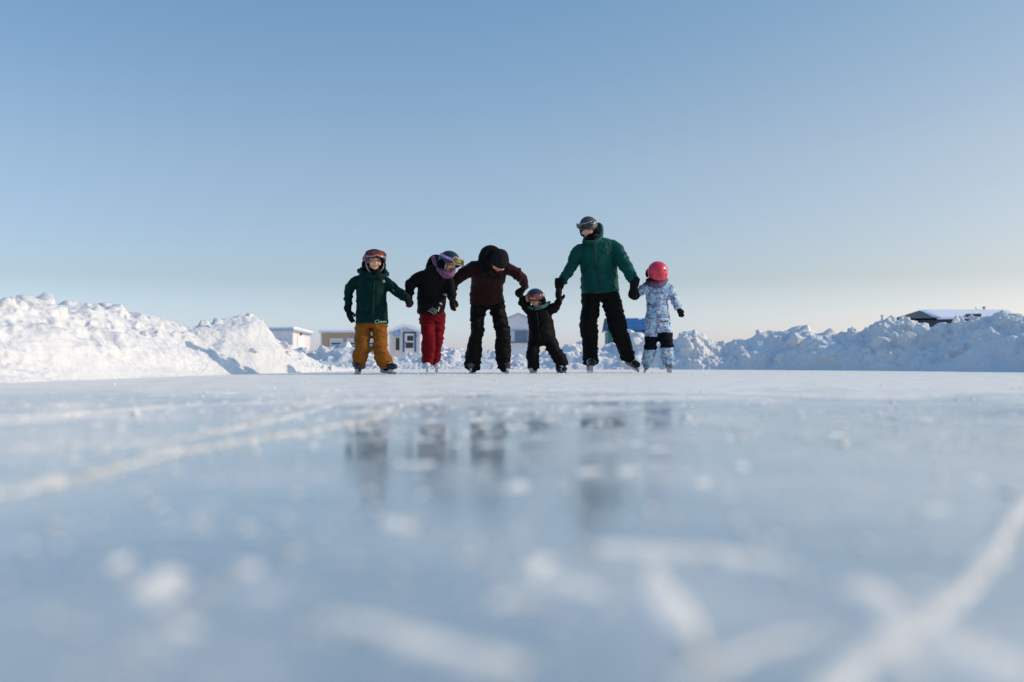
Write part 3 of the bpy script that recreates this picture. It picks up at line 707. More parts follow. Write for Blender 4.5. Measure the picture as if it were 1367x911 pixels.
# ---- toddler held up by both hands
tod = dict(D=11.25, x=727, label='toddler in black snowsuit and helmet held up by both hands', cat='person',
    head=(714.5, 398, -0.06, -20, 4, -8, 0.84), vox=0.005,
    torso=[(723.5, 456, 17.5, 0, 13), (723, 446, 18, 0, 14), (721.5, 432, 17.2, 0, 13.5), (720, 420, 16.5, 0, 12), (719, 413, 13, 0, 10), (718, 408, 8.5, -0.02, 8)],
    sleeves=[[(712, 418, 6.6, 0), (705, 414, 6.4, -0.02), (699, 406.5, 5.5, -0.05), (696.5, 400, 4.9, -0.07), (696, 394, 4.2, -0.08)],
             [(727, 418, 7.4, 0), (735, 414, 7.6, -0.01), (743.5, 409, 6.6, -0.03), (746, 402, 5.6, -0.04), (746, 394, 4.6, -0.05)]],
    hips=[(723.5, 448, 17, 0, 13), (723.5, 456, 17.3, 0, 13), (724, 461, 15.5, 0, 11)],
    legs=[[(715, 454, 9, 0, 10.5), (712.5, 463, 8.4, -0.03, 10), (711.5, 472, 8.2, -0.06, 9.5), (713, 481, 7.6, -0.03, 9.5), (713, 491.5, 7.0, 0, 9)],
          [(732.5, 454, 9.2, 0, 10.5), (737, 463, 8.6, -0.03, 10), (742, 472, 8.2, -0.05, 9.5), (747, 480, 8.0, -0.02, 9.5), (751, 488.5, 7.6, 0.0, 9)]],
    trouser_mats=[M['black']], jacket_mats=[M['black']], tf=0.018, jf=0.017, trouser_fn=None,
    marks=[('zip', M['zip'], [([(716, 413), (718, 430), (721, 454)], 0.8)])],
    garments=[('collar', M['teal_collar'], [[(705.5, 410, 1.8, -0.08, 3), (711, 412, 2.2, -0.115, 2.6), (719, 411.5, 2.5, -0.125, 2.8), (727, 408.5, 2.8, -0.09, 3.4), (732.5, 404.5, 2.4, -0.01, 4)]], 0.003)],
    hands=[dict(w=(696, 394, -0.09), d=(0.05, -0.15, 1), back=(-0.2, -1, 0), thumb=1, L=0.10, curl=GRIP, m=[M['black_glove']], cuff=.35, cuff_r=.28),
           dict(w=(746, 393, -0.06), d=(-0.1, -0.1, 1), back=(0.2, -1, 0), thumb=-1, L=0.105, curl=GRIP, m=[M['black_glove']], cuff=.35, cuff_r=.3)],
    skates=[dict(px=712, yaw=-28, roll=2, L=0.165, m=M['boot_tan'], h=0.045), dict(px=750, yaw=38, roll=-12, L=0.17, m=M['boot_black'], h=0.05, stripe=M['boot_white'], dy=-0.05)])
root, Mh, V, mp = make_person(tod)
hr = (.106, .116, .108)
helmet(root, Mh, hr, M['helmet_black'], front=70, side=116, back=122, chin=False)
goggles(root, Mh, hr, 88, M['pink_lens'], M['dark_plastic'], M['pink_plastic'], half=60, hph=19, out=0.018, strap_ph=80, strap_w=16)

# ---- man in green jacket
man = dict(D=11.7, x=806, label='tall man in teal green jacket and black pants looking down beside the toddler', cat='person',
    head=(785.5, 303.5, -0.08, -30, 26, -4, 1.06), vox=0.0075,
    torso=[(801.5, 391, 25.5, 0, 18), (801, 382, 25.4, 0, 18), (800, 366, 24.4, 0, 18), (799, 350, 24.8, -0.01, 17), (797, 336, 25.6, -0.02, 16), (795, 327, 22.5, -0.03, 14), (793, 320, 12.5, -0.04, 12), (792, 316, 10, -0.04, 11)],
    sleeves=[[(783, 333, 10.5, -0.02), (772.5, 337, 10.2, -0.02), (764, 352, 8.6, -0.03), (757, 364, 7.6, -0.07), (748.5, 378, 6.4, -0.1)],
             [(810, 331, 10.5, -0.02), (821, 333, 10.6, -0.03), (831.5, 350, 8.8, -0.12), (838.5, 361, 7.6, -0.18), (845.5, 374, 6.4, -0.22)]],
    hips=[(801, 384, 24.5, 0, 17), (801, 393, 25, 0.01, 18), (802, 402, 24, 0.01, 15)],
    legs=[[(789, 394, 13, 0, 15), (788, 412, 11.8, -0.01, 14), (786, 432, 11.2, -0.04, 13), (787, 448, 11.0, -0.01, 12), (788.5, 470, 10.4, 0.03, 12), (788.5, 485.5, 9.6, 0.05, 12)],
          [(814, 394, 13, 0, 15), (818.5, 412, 12.4, -0.01, 14), (823.5, 432, 12, -0.05, 13), (828.5, 448, 11.6, -0.03, 12), (834.5, 466, 10.6, 0.0, 12), (838.5, 479, 9.6, 0.02, 11.5)]],
    trouser_mats=[M['black']], jacket_mats=[M['teal_green']], jf=0.018, tf=0.022,
    marks=[('zip', M['zip'], [([(792.6, 325), (795, 345), (798.5, 367), (802, 390)], 1.3)]),
           ('pocket_zip', M['zip'], [([(784.5, 354), (781.5, 361), (778, 368)], 0.9)]),
           ('pocket_zip', M['zip'], [([(820, 356), (821, 364), (822, 371)], 0.9)]),
           ('seam', M['zip'], [([(777.5, 346), (779, 336), (784, 325)], .6)]), ('seam', M['zip'], [([(818.5, 348), (817, 336), (812, 325)], .6)]), ('hem_band', M['zip'], [([(777, 386.5), (790, 388), (800, 388.3)], .5)]),
           ('logo', M['white_print'], [([(789, 319.5), (791.5, 316.5), (794, 315.8), (793, 318.4), (796.5, 318.3), (798.5, 320.2)], 0.9)])],
    garments=[('hood', M['teal_green'], [[(780, 322, 2.6, -0.08, 4), (784, 316, 4, 0.07, 6), (794, 306, 6, 0.10, 9), (800.5, 304, 4.5, 0.06, 8), (801.5, 313, 4.2, -0.03, 6), (799, 320, 3.4, -0.11, 4), (791.5, 324.5, 3.0, -0.16, 3.4), (783, 323, 2.8, -0.13, 3.4)]], 0.006),
              ('neck_gaiter', M['black'], [[(792, 322, 9, -0.06, 9), (790, 315, 8.5, -0.09, 8.5)], [(797, 306, 4, 0.02, 7), (798, 314, 4, -0.04, 6)]], 0.004)],
    hands=[dict(w=(746.5, 384, -0.12), d=(-0.1, -0.1, -1), back=(-1, -0.5, 0.0), thumb=-1, L=0.205, curl=GRIP, m=[M['black_glove']], cuff=.5, cuff_r=.29, fat=1.2),
           dict(w=(846, 384, -0.24), d=(-0.18, -0.1, -1), back=(-0.3, -1, 0.1), thumb=1, L=0.205, curl=GRIP, m=[M['black_glove']], cuff=.55, cuff_r=.28, fat=1.2)],
    skates=[dict(px=787, yaw=10, roll=2, L=0.29, m=M['boot_black'], h=0.085, stripe=M['boot_white']), dict(px=845, yaw=20, roll=-16, pitch=14, L=0.28, m=M['boot_black'], h=0.06, stripe=M['boot_grey'], dy=0.05, z=0.035)])
root, Mh, V, mp = make_person(man)
hr = (.108, .124, .126)
helmet(root, Mh, hr, M['helmet_grey'], front=84, side=108, back=112, chin=False)
goggles(root, Mh, hr, 66, M['dark_lens'], M['dark_plastic'], M['silver'], half=60, hph=8, out=0.03, strap_ph=70, strap_w=7)
bm = bmesh.new(); band(bm, [x + .022 for x in hr], [R(-54 + 6 * i) for i in range(19)], lambda th: R(57), R(3.5), 0.014); bm.transform(Mh)
bm_obj('goggle_rim', bm, M['silver'], root)

# ---- girl in printed snowsuit
def girl_tr(x, y):
    if x < 878: return 1 if 449.5 + 0.05 * (x - 870) < y < 467.5 else 0
    return 1 if 443.5 + 0.12 * abs(x - 888) < y < 464.5 else 0
girl = dict(D=11.6, x=878, label='little girl in pale blue printed snowsuit and pink helmet with head bowed', cat='person',
    head=(878, 363.5, -0.13, 8, 66, 4, 0.9), vox=0.0055,
    torso=[(877.5, 424, 16.5, 0, 12.5), (877.5, 417, 15, 0, 12), (877, 405, 14.6, 0, 12), (877.5, 393, 15.8, 0, 12), (878, 384, 16.5, -0.01, 11.5), (878, 378, 11, -0.02, 9), (878, 374, 8, -0.03, 8)],
    sleeves=[[(868, 384, 7, 0), (861, 386, 7, -0.02), (855.5, 389.5, 6, -0.06), (850.5, 393, 5, -0.1)],
             [(887, 384, 7.2, 0), (893.5, 386, 7.2, 0), (898.5, 396, 6.2, 0), (902, 404, 5.6, -0.02), (905, 411.5, 4.6, -0.04)]],
    hips=[(878, 418, 15, 0, 12), (878, 430, 17, 0, 12.8), (878.5, 446, 16.5, 0, 11.5)],
    legs=[[(870.5, 430, 9.2, 0, 11.5), (870, 446, 8.8, -0.01, 11), (869, 460, 8.4, -0.05, 10), (867.5, 470, 8.0, -0.03, 9.5), (865, 479, 7.8, 0.01, 9), (862.5, 487, 6.6, 0.03, 9)],
          [(886, 430, 9.4, 0, 11.5), (887, 444, 9.6, -0.03, 11.5), (889.5, 458, 9.0, -0.08, 10), (890.5, 468, 8.6, -0.05, 9.5), (891, 478, 8.4, -0.01, 9), (892.5, 486, 7.4, 0.0, 9)]],
    trouser_mats=[M['print'], M['knee']], trouser_fn=girl_tr, jacket_mats=[M['print']], jf=0.014, tf=0.017,
    marks=[('zip', M['white_print'], [([(876.5, 384), (877, 400), (877.5, 421)], 0.7)]), ('pocket', M['zip'], [([(865.8, 404.5), (867.2, 407), (869, 406.5)], 1.4)])],
    tmarks=[('pocket_flap', M['zip'], [([(862.5, 422.5), (868, 425.3), (873, 425.8)], 0.7)]), ('pocket_flap', M['zip'], [([(881, 429.5), (887, 429.8), (893, 428)], 0.9)])],
    garments=[('neck_gaiter', M['purple_scarf'], [[(865, 375, 3.4, -0.03, 4), (869, 379, 4, -0.1, 4), (877, 381, 4.2, -0.13, 4), (885, 378.5, 4, -0.1, 4), (889, 374, 3.2, -0.03, 4)]], 0.003)],
    hands=[dict(w=(849.5, 393.5, -0.12), d=(-0.9, -0.1, -0.2), back=(0.1, -1, 0.3), thumb=-1, L=0.115, curl=GRIP, m=[M['black_glove']], cuff=.15, cuff_r=.2),
           dict(w=(905.5, 412, -0.05), d=(0.35, -0.2, -0.9), back=(-0.2, -1, 0.1), thumb=1, L=0.12, curl=RELAX, m=[M['black_glove']], cuff=.3, cuff_r=.24, spread=2.0)],
    skates=[dict(px=860, yaw=-14, roll=22, L=0.19, m=M['boot_grey'], h=0.075), dict(px=893.5, yaw=8, roll=-2, L=0.19, m=M['boot_grey'], h=0.085, stripe=M['boot_white'])])
root, Mh, V, mp = make_person(girl)
hr = (.118, .128, .122)
helmet(root, Mh, hr, M['helmet_pink'], front=76, side=108, back=112, vents=((-8, 44, .015, .004), (62, 30, .004, .013)), chin=False)
bm = bmesh.new()
for i in range(26):
    a = random.uniform(-1, 1); s = random.uniform(0.6, 1)
    p0 = V(871 + 4 * a, 370, -0.08); p1 = V(868 + 5 * a - 2 * s, 376 + 2 * s, -0.13 + .02 * a); p2 = V(866 - 5 * s + 4 * a, 380 + 1.5 * a, -0.14 + .03 * a)
    tube(bm, [[*p0, .008, .008], [*p1, .008, .008], [*p2, .003, .003]], n=4, seg=6)
bm_obj('hair', bm, M['hair'], root)

# ------------------------------------------------------------------ numpy noise for the snow
_p = np.random.RandomState(3).permutation(256).astype(np.int64); _p = np.concatenate([_p, _p, _p])
_g = np.random.RandomState(4).normal(size=(256, 3)); _g /= np.linalg.norm(_g, axis=1)[:, None]
_r3 = np.random.RandomState(5).rand(256, 3)
def h3(i): return _p[(_p[(_p[i[:, 0] & 255] + i[:, 1]) & 255] + i[:, 2]) & 255]
def perlin(P):
    i = np.floor(P).astype(np.int64); f = P - i; u = f * f * f * (f * (f * 6 - 15) + 10); out = 0
    for dx in (0, 1):
        for dy in (0, 1):
            for dz in (0, 1):
                o = np.array([dx, dy, dz]); g = _g[h3(i + o)]
                wgt = np.prod(np.where(o == 1, u, 1 - u), axis=1)
                out = out + wgt * np.sum(g * (f - o), axis=1)
    return out
def fbm(P, o=4, gain=0.5):
    a = 1; s = 0
    for k in range(o): s = s + a * perlin(P * 2 ** k + 17.3 * k); a *= gain
    return s
def worley(P):
    i = np.floor(P).astype(np.int64); f1 = np.full(len(P), 9.0); f2 = f1.copy(); cid = np.zeros(len(P), np.int64)
    for dx in (-1, 0, 1):
        for dy in (-1, 0, 1):
            for dz in (-1, 0, 1):
                c = i + np.array([dx, dy, dz]); hsh = h3(c)
                d = np.linalg.norm(c + _r3[hsh] - P, axis=1)
                nearer = d < f1
                f2 = np.where(nearer, f1, np.minimum(f2, d)); cid = np.where(nearer, hsh, cid); f1 = np.where(nearer, d, f1)
    return f1, f2, cid

def grid_faces(n, m, base=0):
    a = np.arange(n * m).reshape(n, m) + base
    return np.stack([a[:-1, :-1], a[1:, :-1], a[1:, 1:], a[:-1, 1:]], -1).reshape(-1, 4)
_ico = bmesh.new(); bmesh.ops.create_icosphere(_ico, subdivisions=3, radius=1)
ICV = np.array([v.co[:] for v in _ico.verts]); ICF = np.array([[v.index for v in f.verts] for f in _ico.faces]); _ico.free()
_ico = bmesh.new(); bmesh.ops.create_icosphere(_ico, subdivisions=1, radius=1)
IC1V = np.array([v.co[:] for v in _ico.verts]); IC1F = np.array([[v.index for v in f.verts] for f in _ico.faces]); _ico.free()

def np_obj(name, V_, quads, tris, m, smooth=True):
    me = bpy.data.meshes.new(name)
    faces = [tuple(q) for q in quads.tolist()] + [tuple(t) for t in tris.tolist()]
    me.from_pydata(V_.tolist(), [], faces); me.update()
    return link(name, me, m, None, smooth)

def bank(label, toe, crest, back_w, nS, nT, amp, chunks, seed, chunk_lo, chunk_hi, smoothmask=0.0, voxel=0.012, fine=1.0):
    """a ploughed snow bank: toe line, crest line, falling away behind"""
    toe = np.array(smooth_path(toe, 12)); crest = np.array(smooth_path(crest, 12))
    def resample(a, n):
        d = np.concatenate([[0], np.cumsum(np.linalg.norm(np.diff(a[:, :2], axis=0), axis=1))]); s = np.linspace(0, d[-1], n)
        return np.stack([np.interp(s, d, a[:, k]) for k in range(a.shape[1])], 1)
    toe = resample(toe, nS); crest = resample(crest, nS)
    dirv = crest[:, :2] - toe[:, :2]; dn = dirv / np.linalg.norm(dirv, axis=1)[:, None]
    back = crest[:, :2] + dn * back_w
    t = np.linspace(0, 1, nT); G = np.zeros((nS, nT, 3))
    tc = 0.62
    for j, tt in enumerate(t):
        if tt <= tc:
            u = tt / tc; G[:, j, :2] = toe[:, :2] + dirv * u; hh = -0.05 + (crest[:, 2] + 0.05) * (0.35 * u + 0.65 * math.sin(u * math.pi / 2) ** 1.1)
        else:
            u = (tt - tc) / (1 - tc); G[:, j, :2] = crest[:, :2] + (back - crest[:, :2]) * u; hh = crest[:, 2] * (math.cos(u * math.pi) * 0.5 + 0.5) - 0.05 * u
        G[:, j, 2] = hh
    du = np.gradient(G, axis=0); dv = np.gradient(G, axis=1); N = np.cross(du, dv); N /= np.linalg.norm(N, axis=2)[:, :, None] + 1e-9
    if N[:, nT // 3, 2].mean() < 0: N = -N
    P = G.reshape(-1, 3); Nf = N.reshape(-1, 3); S = np.array([seed * 5.1, seed * 3.3, seed * 1.7])
    edge = np.clip(np.minimum(P[:, 2] + 0.05, 0.25) / 0.25, 0.12, 1)
    wP = P + 0.05 * np.stack([perlin(P * 6 + S), perlin(P * 6 + S + 31), perlin(P * 6 + S + 77)], 1)
    f1, f2, cid = worley(wP * 3.2 + S); g1, g2, cid2 = worley(wP * 8.5 + S); k1, k2, _ = worley(wP * 22 + S)
    mask = np.clip(0.5 + 1.6 * perlin(P * 0.9 + S + 5), 0, 1) * (1 - smoothmask) + smoothmask * np.clip(0.35 + 2.2 * perlin(P * 1.2 + S), 0, 1)
    blk = ((cid % 64) / 64 - 0.5) * np.clip((f2 - f1) * 5, 0, 1)
    blk2 = ((cid2 % 64) / 64 - 0.4) * np.clip((g2 - g1) * 4, 0, 1)
    d = amp * (1.6 * fbm(P * 1.3 + S, 3) + mask * (1.3 * blk + 0.35 * (0.5 - f1) + 0.7 * blk2 + 0.2 * (0.5 - g1)) + 0.10 * (0.5 - k1) * (0.25 + mask) + 0.34 * fbm(P * 7 + S, 5, 0.55))
    P = P + Nf * (d * edge)[:, None]
    quads = grid_faces(nS, nT); vs = [P]; tris = []; off = len(P)
    rs = np.random.RandomState(seed)
    Pg = P.reshape(nS, nT, 3)
    for c in range(chunks):
        i = rs.randint(2, nS - 2); r_ = rs.rand()
        j = int(nT * (tc + rs.normal() * 0.05)) if r_ < 0.30 else int(nT * tc * rs.rand() ** 0.8)
        j = min(max(j, 1), nT - 2); s = chunk_lo * (chunk_hi / chunk_lo) ** (rs.rand() ** 2.6)
        if j < nT * 0.12: s = min(s, chunk_lo * 2.2)
        q = Pg[i, j]
        A = rs.normal(size=(3, 3)); A, _ = np.linalg.qr(A)
        v = ICV.copy()
        for _k in range(rs.randint(9, 15)):
            pn = rs.normal(size=3); pn /= np.linalg.norm(pn); ex = np.maximum(0, v @ pn - rs.uniform(0.45, 0.8)); v = v - ex[:, None] * pn
        v = (v * (s * np.array([1, rs.uniform(.6, 1), rs.uniform(.5, .9)]))) @ A
        dd = perlin(v / s * 1.1 + rs.rand(3) * 90) * 0.25 + perlin(v / s * 3.5 + rs.rand(3) * 90) * 0.16
        v = v * (1 + dd)[:, None] + q + np.array([0, 0, s * rs.uniform(-0.55, 0.15)])
        v[:, 2] = np.maximum(v[:, 2], -0.03)
        vs.append(v); tris.append(ICF + off); off += len(v)
    idx = np.arange(nS * nT).reshape(nS, nT)
    loop = np.concatenate([idx[:-1, 0], idx[-1, :-1], idx[:0:-1, -1], idx[0, :0:-1]])
    low = P.copy(); low[:, 2] = -0.25; vs.append(low); nx = np.roll(np.arange(len(loop)), -1)
    skirt = np.stack([loop[nx], loop, loop + off, loop[nx] + off], 1)
    allv = np.concatenate(vs)
    me = bpy.data.meshes.new('tmp')
    me.from_pydata(allv.tolist(), [], [tuple(q) for q in np.concatenate([quads, skirt, quads[:, ::-1] + off]).tolist()] + [tuple(q) for q in np.concatenate(tris).tolist()]); me.update()
    bm = bmesh.new(); bm.from_mesh(me); bpy.data.meshes.remove(me)
    me = remesh(bm, voxel, 1)
    co = np.empty(len(me.vertices) * 3); me.vertices.foreach_get('co', co); co = co.reshape(-1, 3)
    no = np.empty(len(me.vertices) * 3); me.vertices.foreach_get('normal', no); no = no.reshape(-1, 3)
    k1, k2, _ = worley(co * 14 + S); mk = np.clip(0.5 + 1.8 * perlin(co * 1.1 + S + 5), 0.1, 1)
    co = co + no * (fine * amp * (0.26 * (0.45 - k1) * mk + 0.30 * fbm(co * 15 + S, 3, 0.65) * mk))[:, None]
    me.vertices.foreach_set('co', co.ravel()); me.update()
    o = link('snow_bank', me, M['snow'])
    o['label'] = label; o['category'] = 'snow bank'
    return o

def C(px, py, D): v = W(px, py, D); return (v.x, v.y, max(v.z, 0.03))
def T(px, D): v = W(px, HZ, D); return (v.x, v.y)
bank('sunlit white snow bank in front of the pale hut with a long window',
     [T(-700, 3.9), T(-250, 5.0), T(0, 6.0), T(100, 7.15), T(200, 8.2), T(270, 9.3), T(335, 10.4), T(400, 11.7), T(440, 12.8), T(475, 13.9)],
     [C(-900, 372, 5.2), C(-250, 385, 6.6), C(0, 398, 8.0), C(60, 406, 8.8), C(108, 411, 9.5), C(155, 411, 10.0), C(172, 421, 10.2), C(205, 426, 10.6), C(250, 431, 11.1), C(290, 425, 11.4), C(318, 417, 11.6), C(345, 421, 11.8), C(362, 442, 12.1), C(380, 462, 12.4), C(405, 478, 12.9), C(440, 489, 13.4), C(472, 493, 14.2)],
     1.5, 760, 220, 0.075, 130, 11, 0.012, 0.15, 0.75, 0.0095, 0.45)
bank('blue shaded lumpy snow bank curving behind the skaters to the right side of the rink',
     [T(250, 17.2), T(450, 16.8), T(700, 16.4), T(940, 15.9), T(1100, 14.8), T(1367, 12.4), T(1650, 10.0), T(2100, 7.6)],
     [C(250, 470, 18.4), C(360, 472, 18.2), C(405, 473, 18.0), C(432, 466, 18.0), C(455, 465, 18), C(480, 464, 17.9), C(520, 473, 17.8), C(560, 469, 17.8), C(600, 469, 17.7), C(640, 473, 17.6), C(665, 470, 17.6), C(700, 474, 17.5), C(735, 468, 17.5), C(757, 456, 17.5), C(775, 460, 17.5), C(800, 473, 17.4), C(830, 461, 17.3), C(852, 449, 17.2), C(875, 455, 17.2), C(900, 453, 17.1), C(918, 442, 17.0), C(938, 450, 16.9), C(955, 461, 16.8), C(968, 463, 16.7), C(986, 456, 16.6), C(1000, 460, 16.5), C(1018, 449, 16.4), C(1045, 444, 16.2), C(1075, 438, 16.0), C(1092, 445, 15.8), C(1130, 447, 15.5), C(1165, 437, 15.2), C(1200, 434, 15.0), C(1225, 436, 14.8), C(1262, 432, 14.5), C(1300, 427, 14.2), C(1340, 420, 13.9), C(1367, 419, 13.6), C(1650, 400, 11.3), C(2150, 370, 9.0)],
     1.8, 1200, 180, 0.125, 900, 23, 0.02, 0.19, 0.0, 0.016, 0.7)

# ------------------------------------------------------------------ ground
bm = bmesh.new()
vs = [bm.verts.new((x, y, -0.012)) for x, y in ((-9000, -200), (9000, -200), (9000, 12000), (-9000, 12000))]; bm.faces.new(vs)
o = bm_obj('snow_field', bm, M['field'], None, False); o['kind'] = 'structure'
bm = bmesh.new()
vs = [bm.verts.new((x, y, 0)) for x, y in ((-4.5, -3), (10, -3), (10, 9), (7.5, 14.2), (2.4, 17), (-5, 17.6))]; bm.faces.new(vs)
o = bm_obj('ice', bm, M['ice'], None, False); o['kind'] = 'structure'

# ------------------------------------------------------------------ loose snow: crumbs and the ridges thrown up along skate tracks
def G_(px, py): D = CH * F / (py - HZ); return np.array([(px - CX) / F * D, D])
lv, lf, off = [], [], 0
rs = np.random.RandomState(9)
def crumb(x, y, s, flat=0.7):
    global off
    v = IC1V * (1 + 0.35 * rs.normal(size=(len(IC1V), 1)).clip(-1, 1)) * s * np.array([rs.uniform(.7, 1.3), rs.uniform(.7, 1.3), flat])
    v = v + np.array([x, y, s * flat * 0.35]); v[:, 2] = np.maximum(v[:, 2], 0.0005)
    lv.append(v); lf.append(IC1F + off); off += len(v)
def track(pts, wd, s, dens, jit=0.35):
    g = np.array(smooth_path([G_(*p) for p in pts], 14))
    for a, b in zip(g, g[1:]):
        ln = np.linalg.norm(b - a); n_ = max(1, int(dens * ln / s * rs.uniform(.5, 1.5)))
        for k in range(n_):
            q = a + (b - a) * rs.rand(); t = (b - a) / (ln + 1e-9); nrm = np.array([-t[1], t[0]])
            q = q + nrm * rs.normal() * wd * jit
            crumb(q[0], q[1], s * rs.uniform(.4, 1.0), 0.45)
def ribbon(pts, wd, hgt=0.0013, lo=0.4, av=0.65):
    global off
    g = np.array(smooth_path([G_(*p) for p in pts], 16)); n_ = len(g)
    t = np.gradient(g, axis=0); t /= np.linalg.norm(t, axis=1)[:, None] + 1e-9; nr = np.stack([-t[:, 1], t[:, 0]], 1)
    L_ = np.concatenate([[0], np.cumsum(np.linalg.norm(np.diff(g, axis=0), axis=1))]); sd = rs.rand() * 50
    q = np.stack([L_ * 9 + sd, np.zeros(n_), np.zeros(n_)], 1); q2 = q * 3.1 + 7
    wl = wd * np.clip(av + 0.9 * perlin(q) + 0.5 * perlin(q2), lo, 1.3); wr = wd * np.clip(av + 0.9 * perlin(q + 19.5) + 0.5 * perlin(q2 + 5.5), lo, 1.3)
    ends = np.minimum(1, np.minimum(np.arange(n_), np.arange(n_)[::-1]) / 3.0); wl *= ends; wr *= ends
    rows_ = []
    for u in np.linspace(-1, 1, 9):
        wv_ = np.where(u < 0, wl, wr) * u; z = hgt * (1 - u * u) * (0.6 + 0.8 * rs.rand(n_)) * ends + 0.0003
        rows_.append(np.column_stack([g + nr * wv_[:, None], z if abs(u) < 1 else np.full(n_, -0.0005)]))
    v = np.stack(rows_, 1).reshape(-1, 3); f = grid_faces(n_, 9, off)
    lv.append(v); lf.append(np.concatenate([f[:, [0, 1, 2]], f[:, [0, 2, 3]]])); off += len(v)
def patch(px, py, r, hgt=0.0015):
    global off
    c = G_(px, py); n_ = 20; vs_ = [[c[0], c[1], hgt]]; fs = []
    for k_, f_ in enumerate((0.35, 0.7, 1.0)):
        for i in range(n_):
            a_ = 2 * math.pi * i / n_; rr_ = r * f_ * (0.75 + 0.35 * math.sin(a_ * 2 + px) + 0.25 * math.sin(a_ * 3 + py))
            vs_.append([c[0] + rr_ * math.cos(a_), c[1] + 1.5 * rr_ * math.sin(a_), (hgt * (1 - f_ * f_) * rs.uniform(.7, 1.3) + .0004) if f_ < 1 else -.0005])
    for i in range(n_):
        j = (i + 1) % n_; fs.append([0, 1 + i, 1 + j])
        for k_ in (0, 1):
            a_ = 1 + k_ * n_; b_ = a_ + n_; fs += [[a_ + i, b_ + i, b_ + j], [a_ + i, b_ + j, a_ + j]]
    lv.append(np.array(vs_)); lf.append(np.array(fs) + off); off += len(vs_)
ribbon([(-60, 668), (60, 650), (250, 602), (400, 577), (500, 558), (525, 543)], 0.045, 0.0010, 0.0, 0.12)
ribbon([(425, 824), (480, 836), (560, 858), (640, 880), (690, 895)], 0.018)
ribbon([(868, 758), (890, 800), (925, 860)], 0.018)
ribbon([(1400, 640), (1360, 680), (1318, 750), (1262, 800), (1190, 850), (1120, 900), (1080, 940)], 0.013)
ribbon([(1140, 778), (1190, 812), (1250, 848), (1330, 885), (1400, 915)], 0.027)
ribbon([(790, 730), (870, 735), (960, 740), (1060, 760)], 0.028)
ribbon([(0, 600), (200, 590), (350, 565), (450, 540)], 0.05, 0.001, 0.0, 0.1); ribbon([(900, 560), (1100, 590), (1367, 600)], 0.03, 0.001, 0.0, 0.1)
ribbon([(900, 911), (1000, 870), (1060, 850), (1120, 855)], 0.008)
ribbon([(0, 560), (300, 540), (700, 532), (1000, 530)], 0.06, 0.001, 0.0, 0.1)
ribbon([(1000, 540), (1200, 560), (1400, 575)], 0.04, 0.001, 0.0, 0.1)
for px_, py_, r_ in ((205, 782, .017), (715, 755, .013), (757, 782, .013), (680, 800, .009), (945, 740, .02), (1180, 872, .014), (525, 700, .014), (935, 643, .013), (785, 630, .014), (835, 629, .014), (1110, 580, .02), (640, 560, .03), (490, 548, .04), (1240, 680, .012), (985, 622, .014), (60, 645, .02), (220, 600, .022), (410, 580, .022), (1320, 748, .012), (1255, 800, .012), (235, 838, .008), (155, 752, .009), (330, 760, .009), (880, 600, .015), (1300, 640, .013), (690, 650, .014), (560, 620, .016), (1230, 560, .03), (1000, 525, .06), (800, 520, .06), (300, 525, .07)):
    patch(px_, py_, r_ * 1.6)
for k_ in range(200):
    D_ = 0.55 * (9.0 ** rs.rand()); patch(CX + rs.uniform(-680, 680), HZ + CH * F / D_, rs.uniform(.0025, .008) * (0.5 + 0.55 * D_), 0.0012)
track([(-60, 668), (60, 650), (250, 602), (400, 577), (500, 558), (525, 543)], 0.045, 0.005, 1.3, 0.6)
track([(525, 543), (600, 530), (760, 520)], 0.03, 0.006, 1.0)
track([(420, 822), (480, 836), (560, 858), (640, 880), (700, 900)], 0.012, 0.0042, 3.0)
track([(865, 755), (890, 800), (925, 860), (950, 911)], 0.009, 0.003, 1.6)
track([(640, 570), (720, 630), (790, 690), (865, 755)], 0.02, 0.003, 0.25)
track([(1400, 640), (1360, 680), (1318, 750), (1262, 800), (1190, 850), (1120, 900), (1080, 940)], 0.010, 0.0038, 2.2)
track([(1140, 778), (1190, 812), (1250, 848), (1330, 885), (1400, 915)], 0.010, 0.0036, 2.4)
track([(770, 728), (870, 735), (960, 740), (1060, 760)], 0.02, 0.004, 0.9)
track([(560, 690), (640, 745), (720, 820)], 0.016, 0.003, 0.5)
track([(0, 600), (200, 590), (350, 560), (450, 520)], 0.05, 0.006, 0.6)
track([(900, 560), (1100, 590), (1367, 600)], 0.04, 0.005, 0.35)
track([(100, 911), (200, 860), (260, 800), (330, 760)], 0.012, 0.003, 0.6)
track([(900, 911), (1000, 870), (1060, 850), (1120, 855)], 0.012, 0.003, 0.7)
for px, py, s in ((190, 785, .010), (225, 778, .009), (205, 790, .008), (155, 752, .0045), (235, 838, .0045), (715, 755, .008), (757, 782, .009), (680, 800, .006), (945, 740, .008), (915, 742, .006), (935, 643, .009), (830, 629, .010), (780, 630, .009), (1170, 870, .008), (1185, 882, .007), (1240, 680, .009), (985, 622, .007), (525, 700, .008), (1325, 745, .007), (1110, 575, .009), (490, 545, .013), (1262, 798, .007), (1060, 560, .01), (1300, 640, .008), (900, 690, .006), (600, 640, .007), (330, 760, .005), (720, 750, .006), (1360, 660, .012), (60, 640, .01), (220, 600, .011), (410, 578, .011), (640, 540, .014)):
    g = G_(px, py)
    for k in range(4): crumb(g[0] + rs.normal() * s * .7, g[1] + rs.normal() * s * .7, s * rs.uniform(.3, .6), 0.4)
for k in range(170):
    D = rs.uniform(1.6, 4.2); patch(CX + rs.normal() * 330, HZ + CH * F / D, rs.uniform(.005, .013) * D ** 0.5, 0.002)
for k in range(260):
    D = rs.uniform(9.9, 11.9); crumb(rs.uniform(-1.9, 2.0), D, rs.uniform(.004, .012), 0.5)
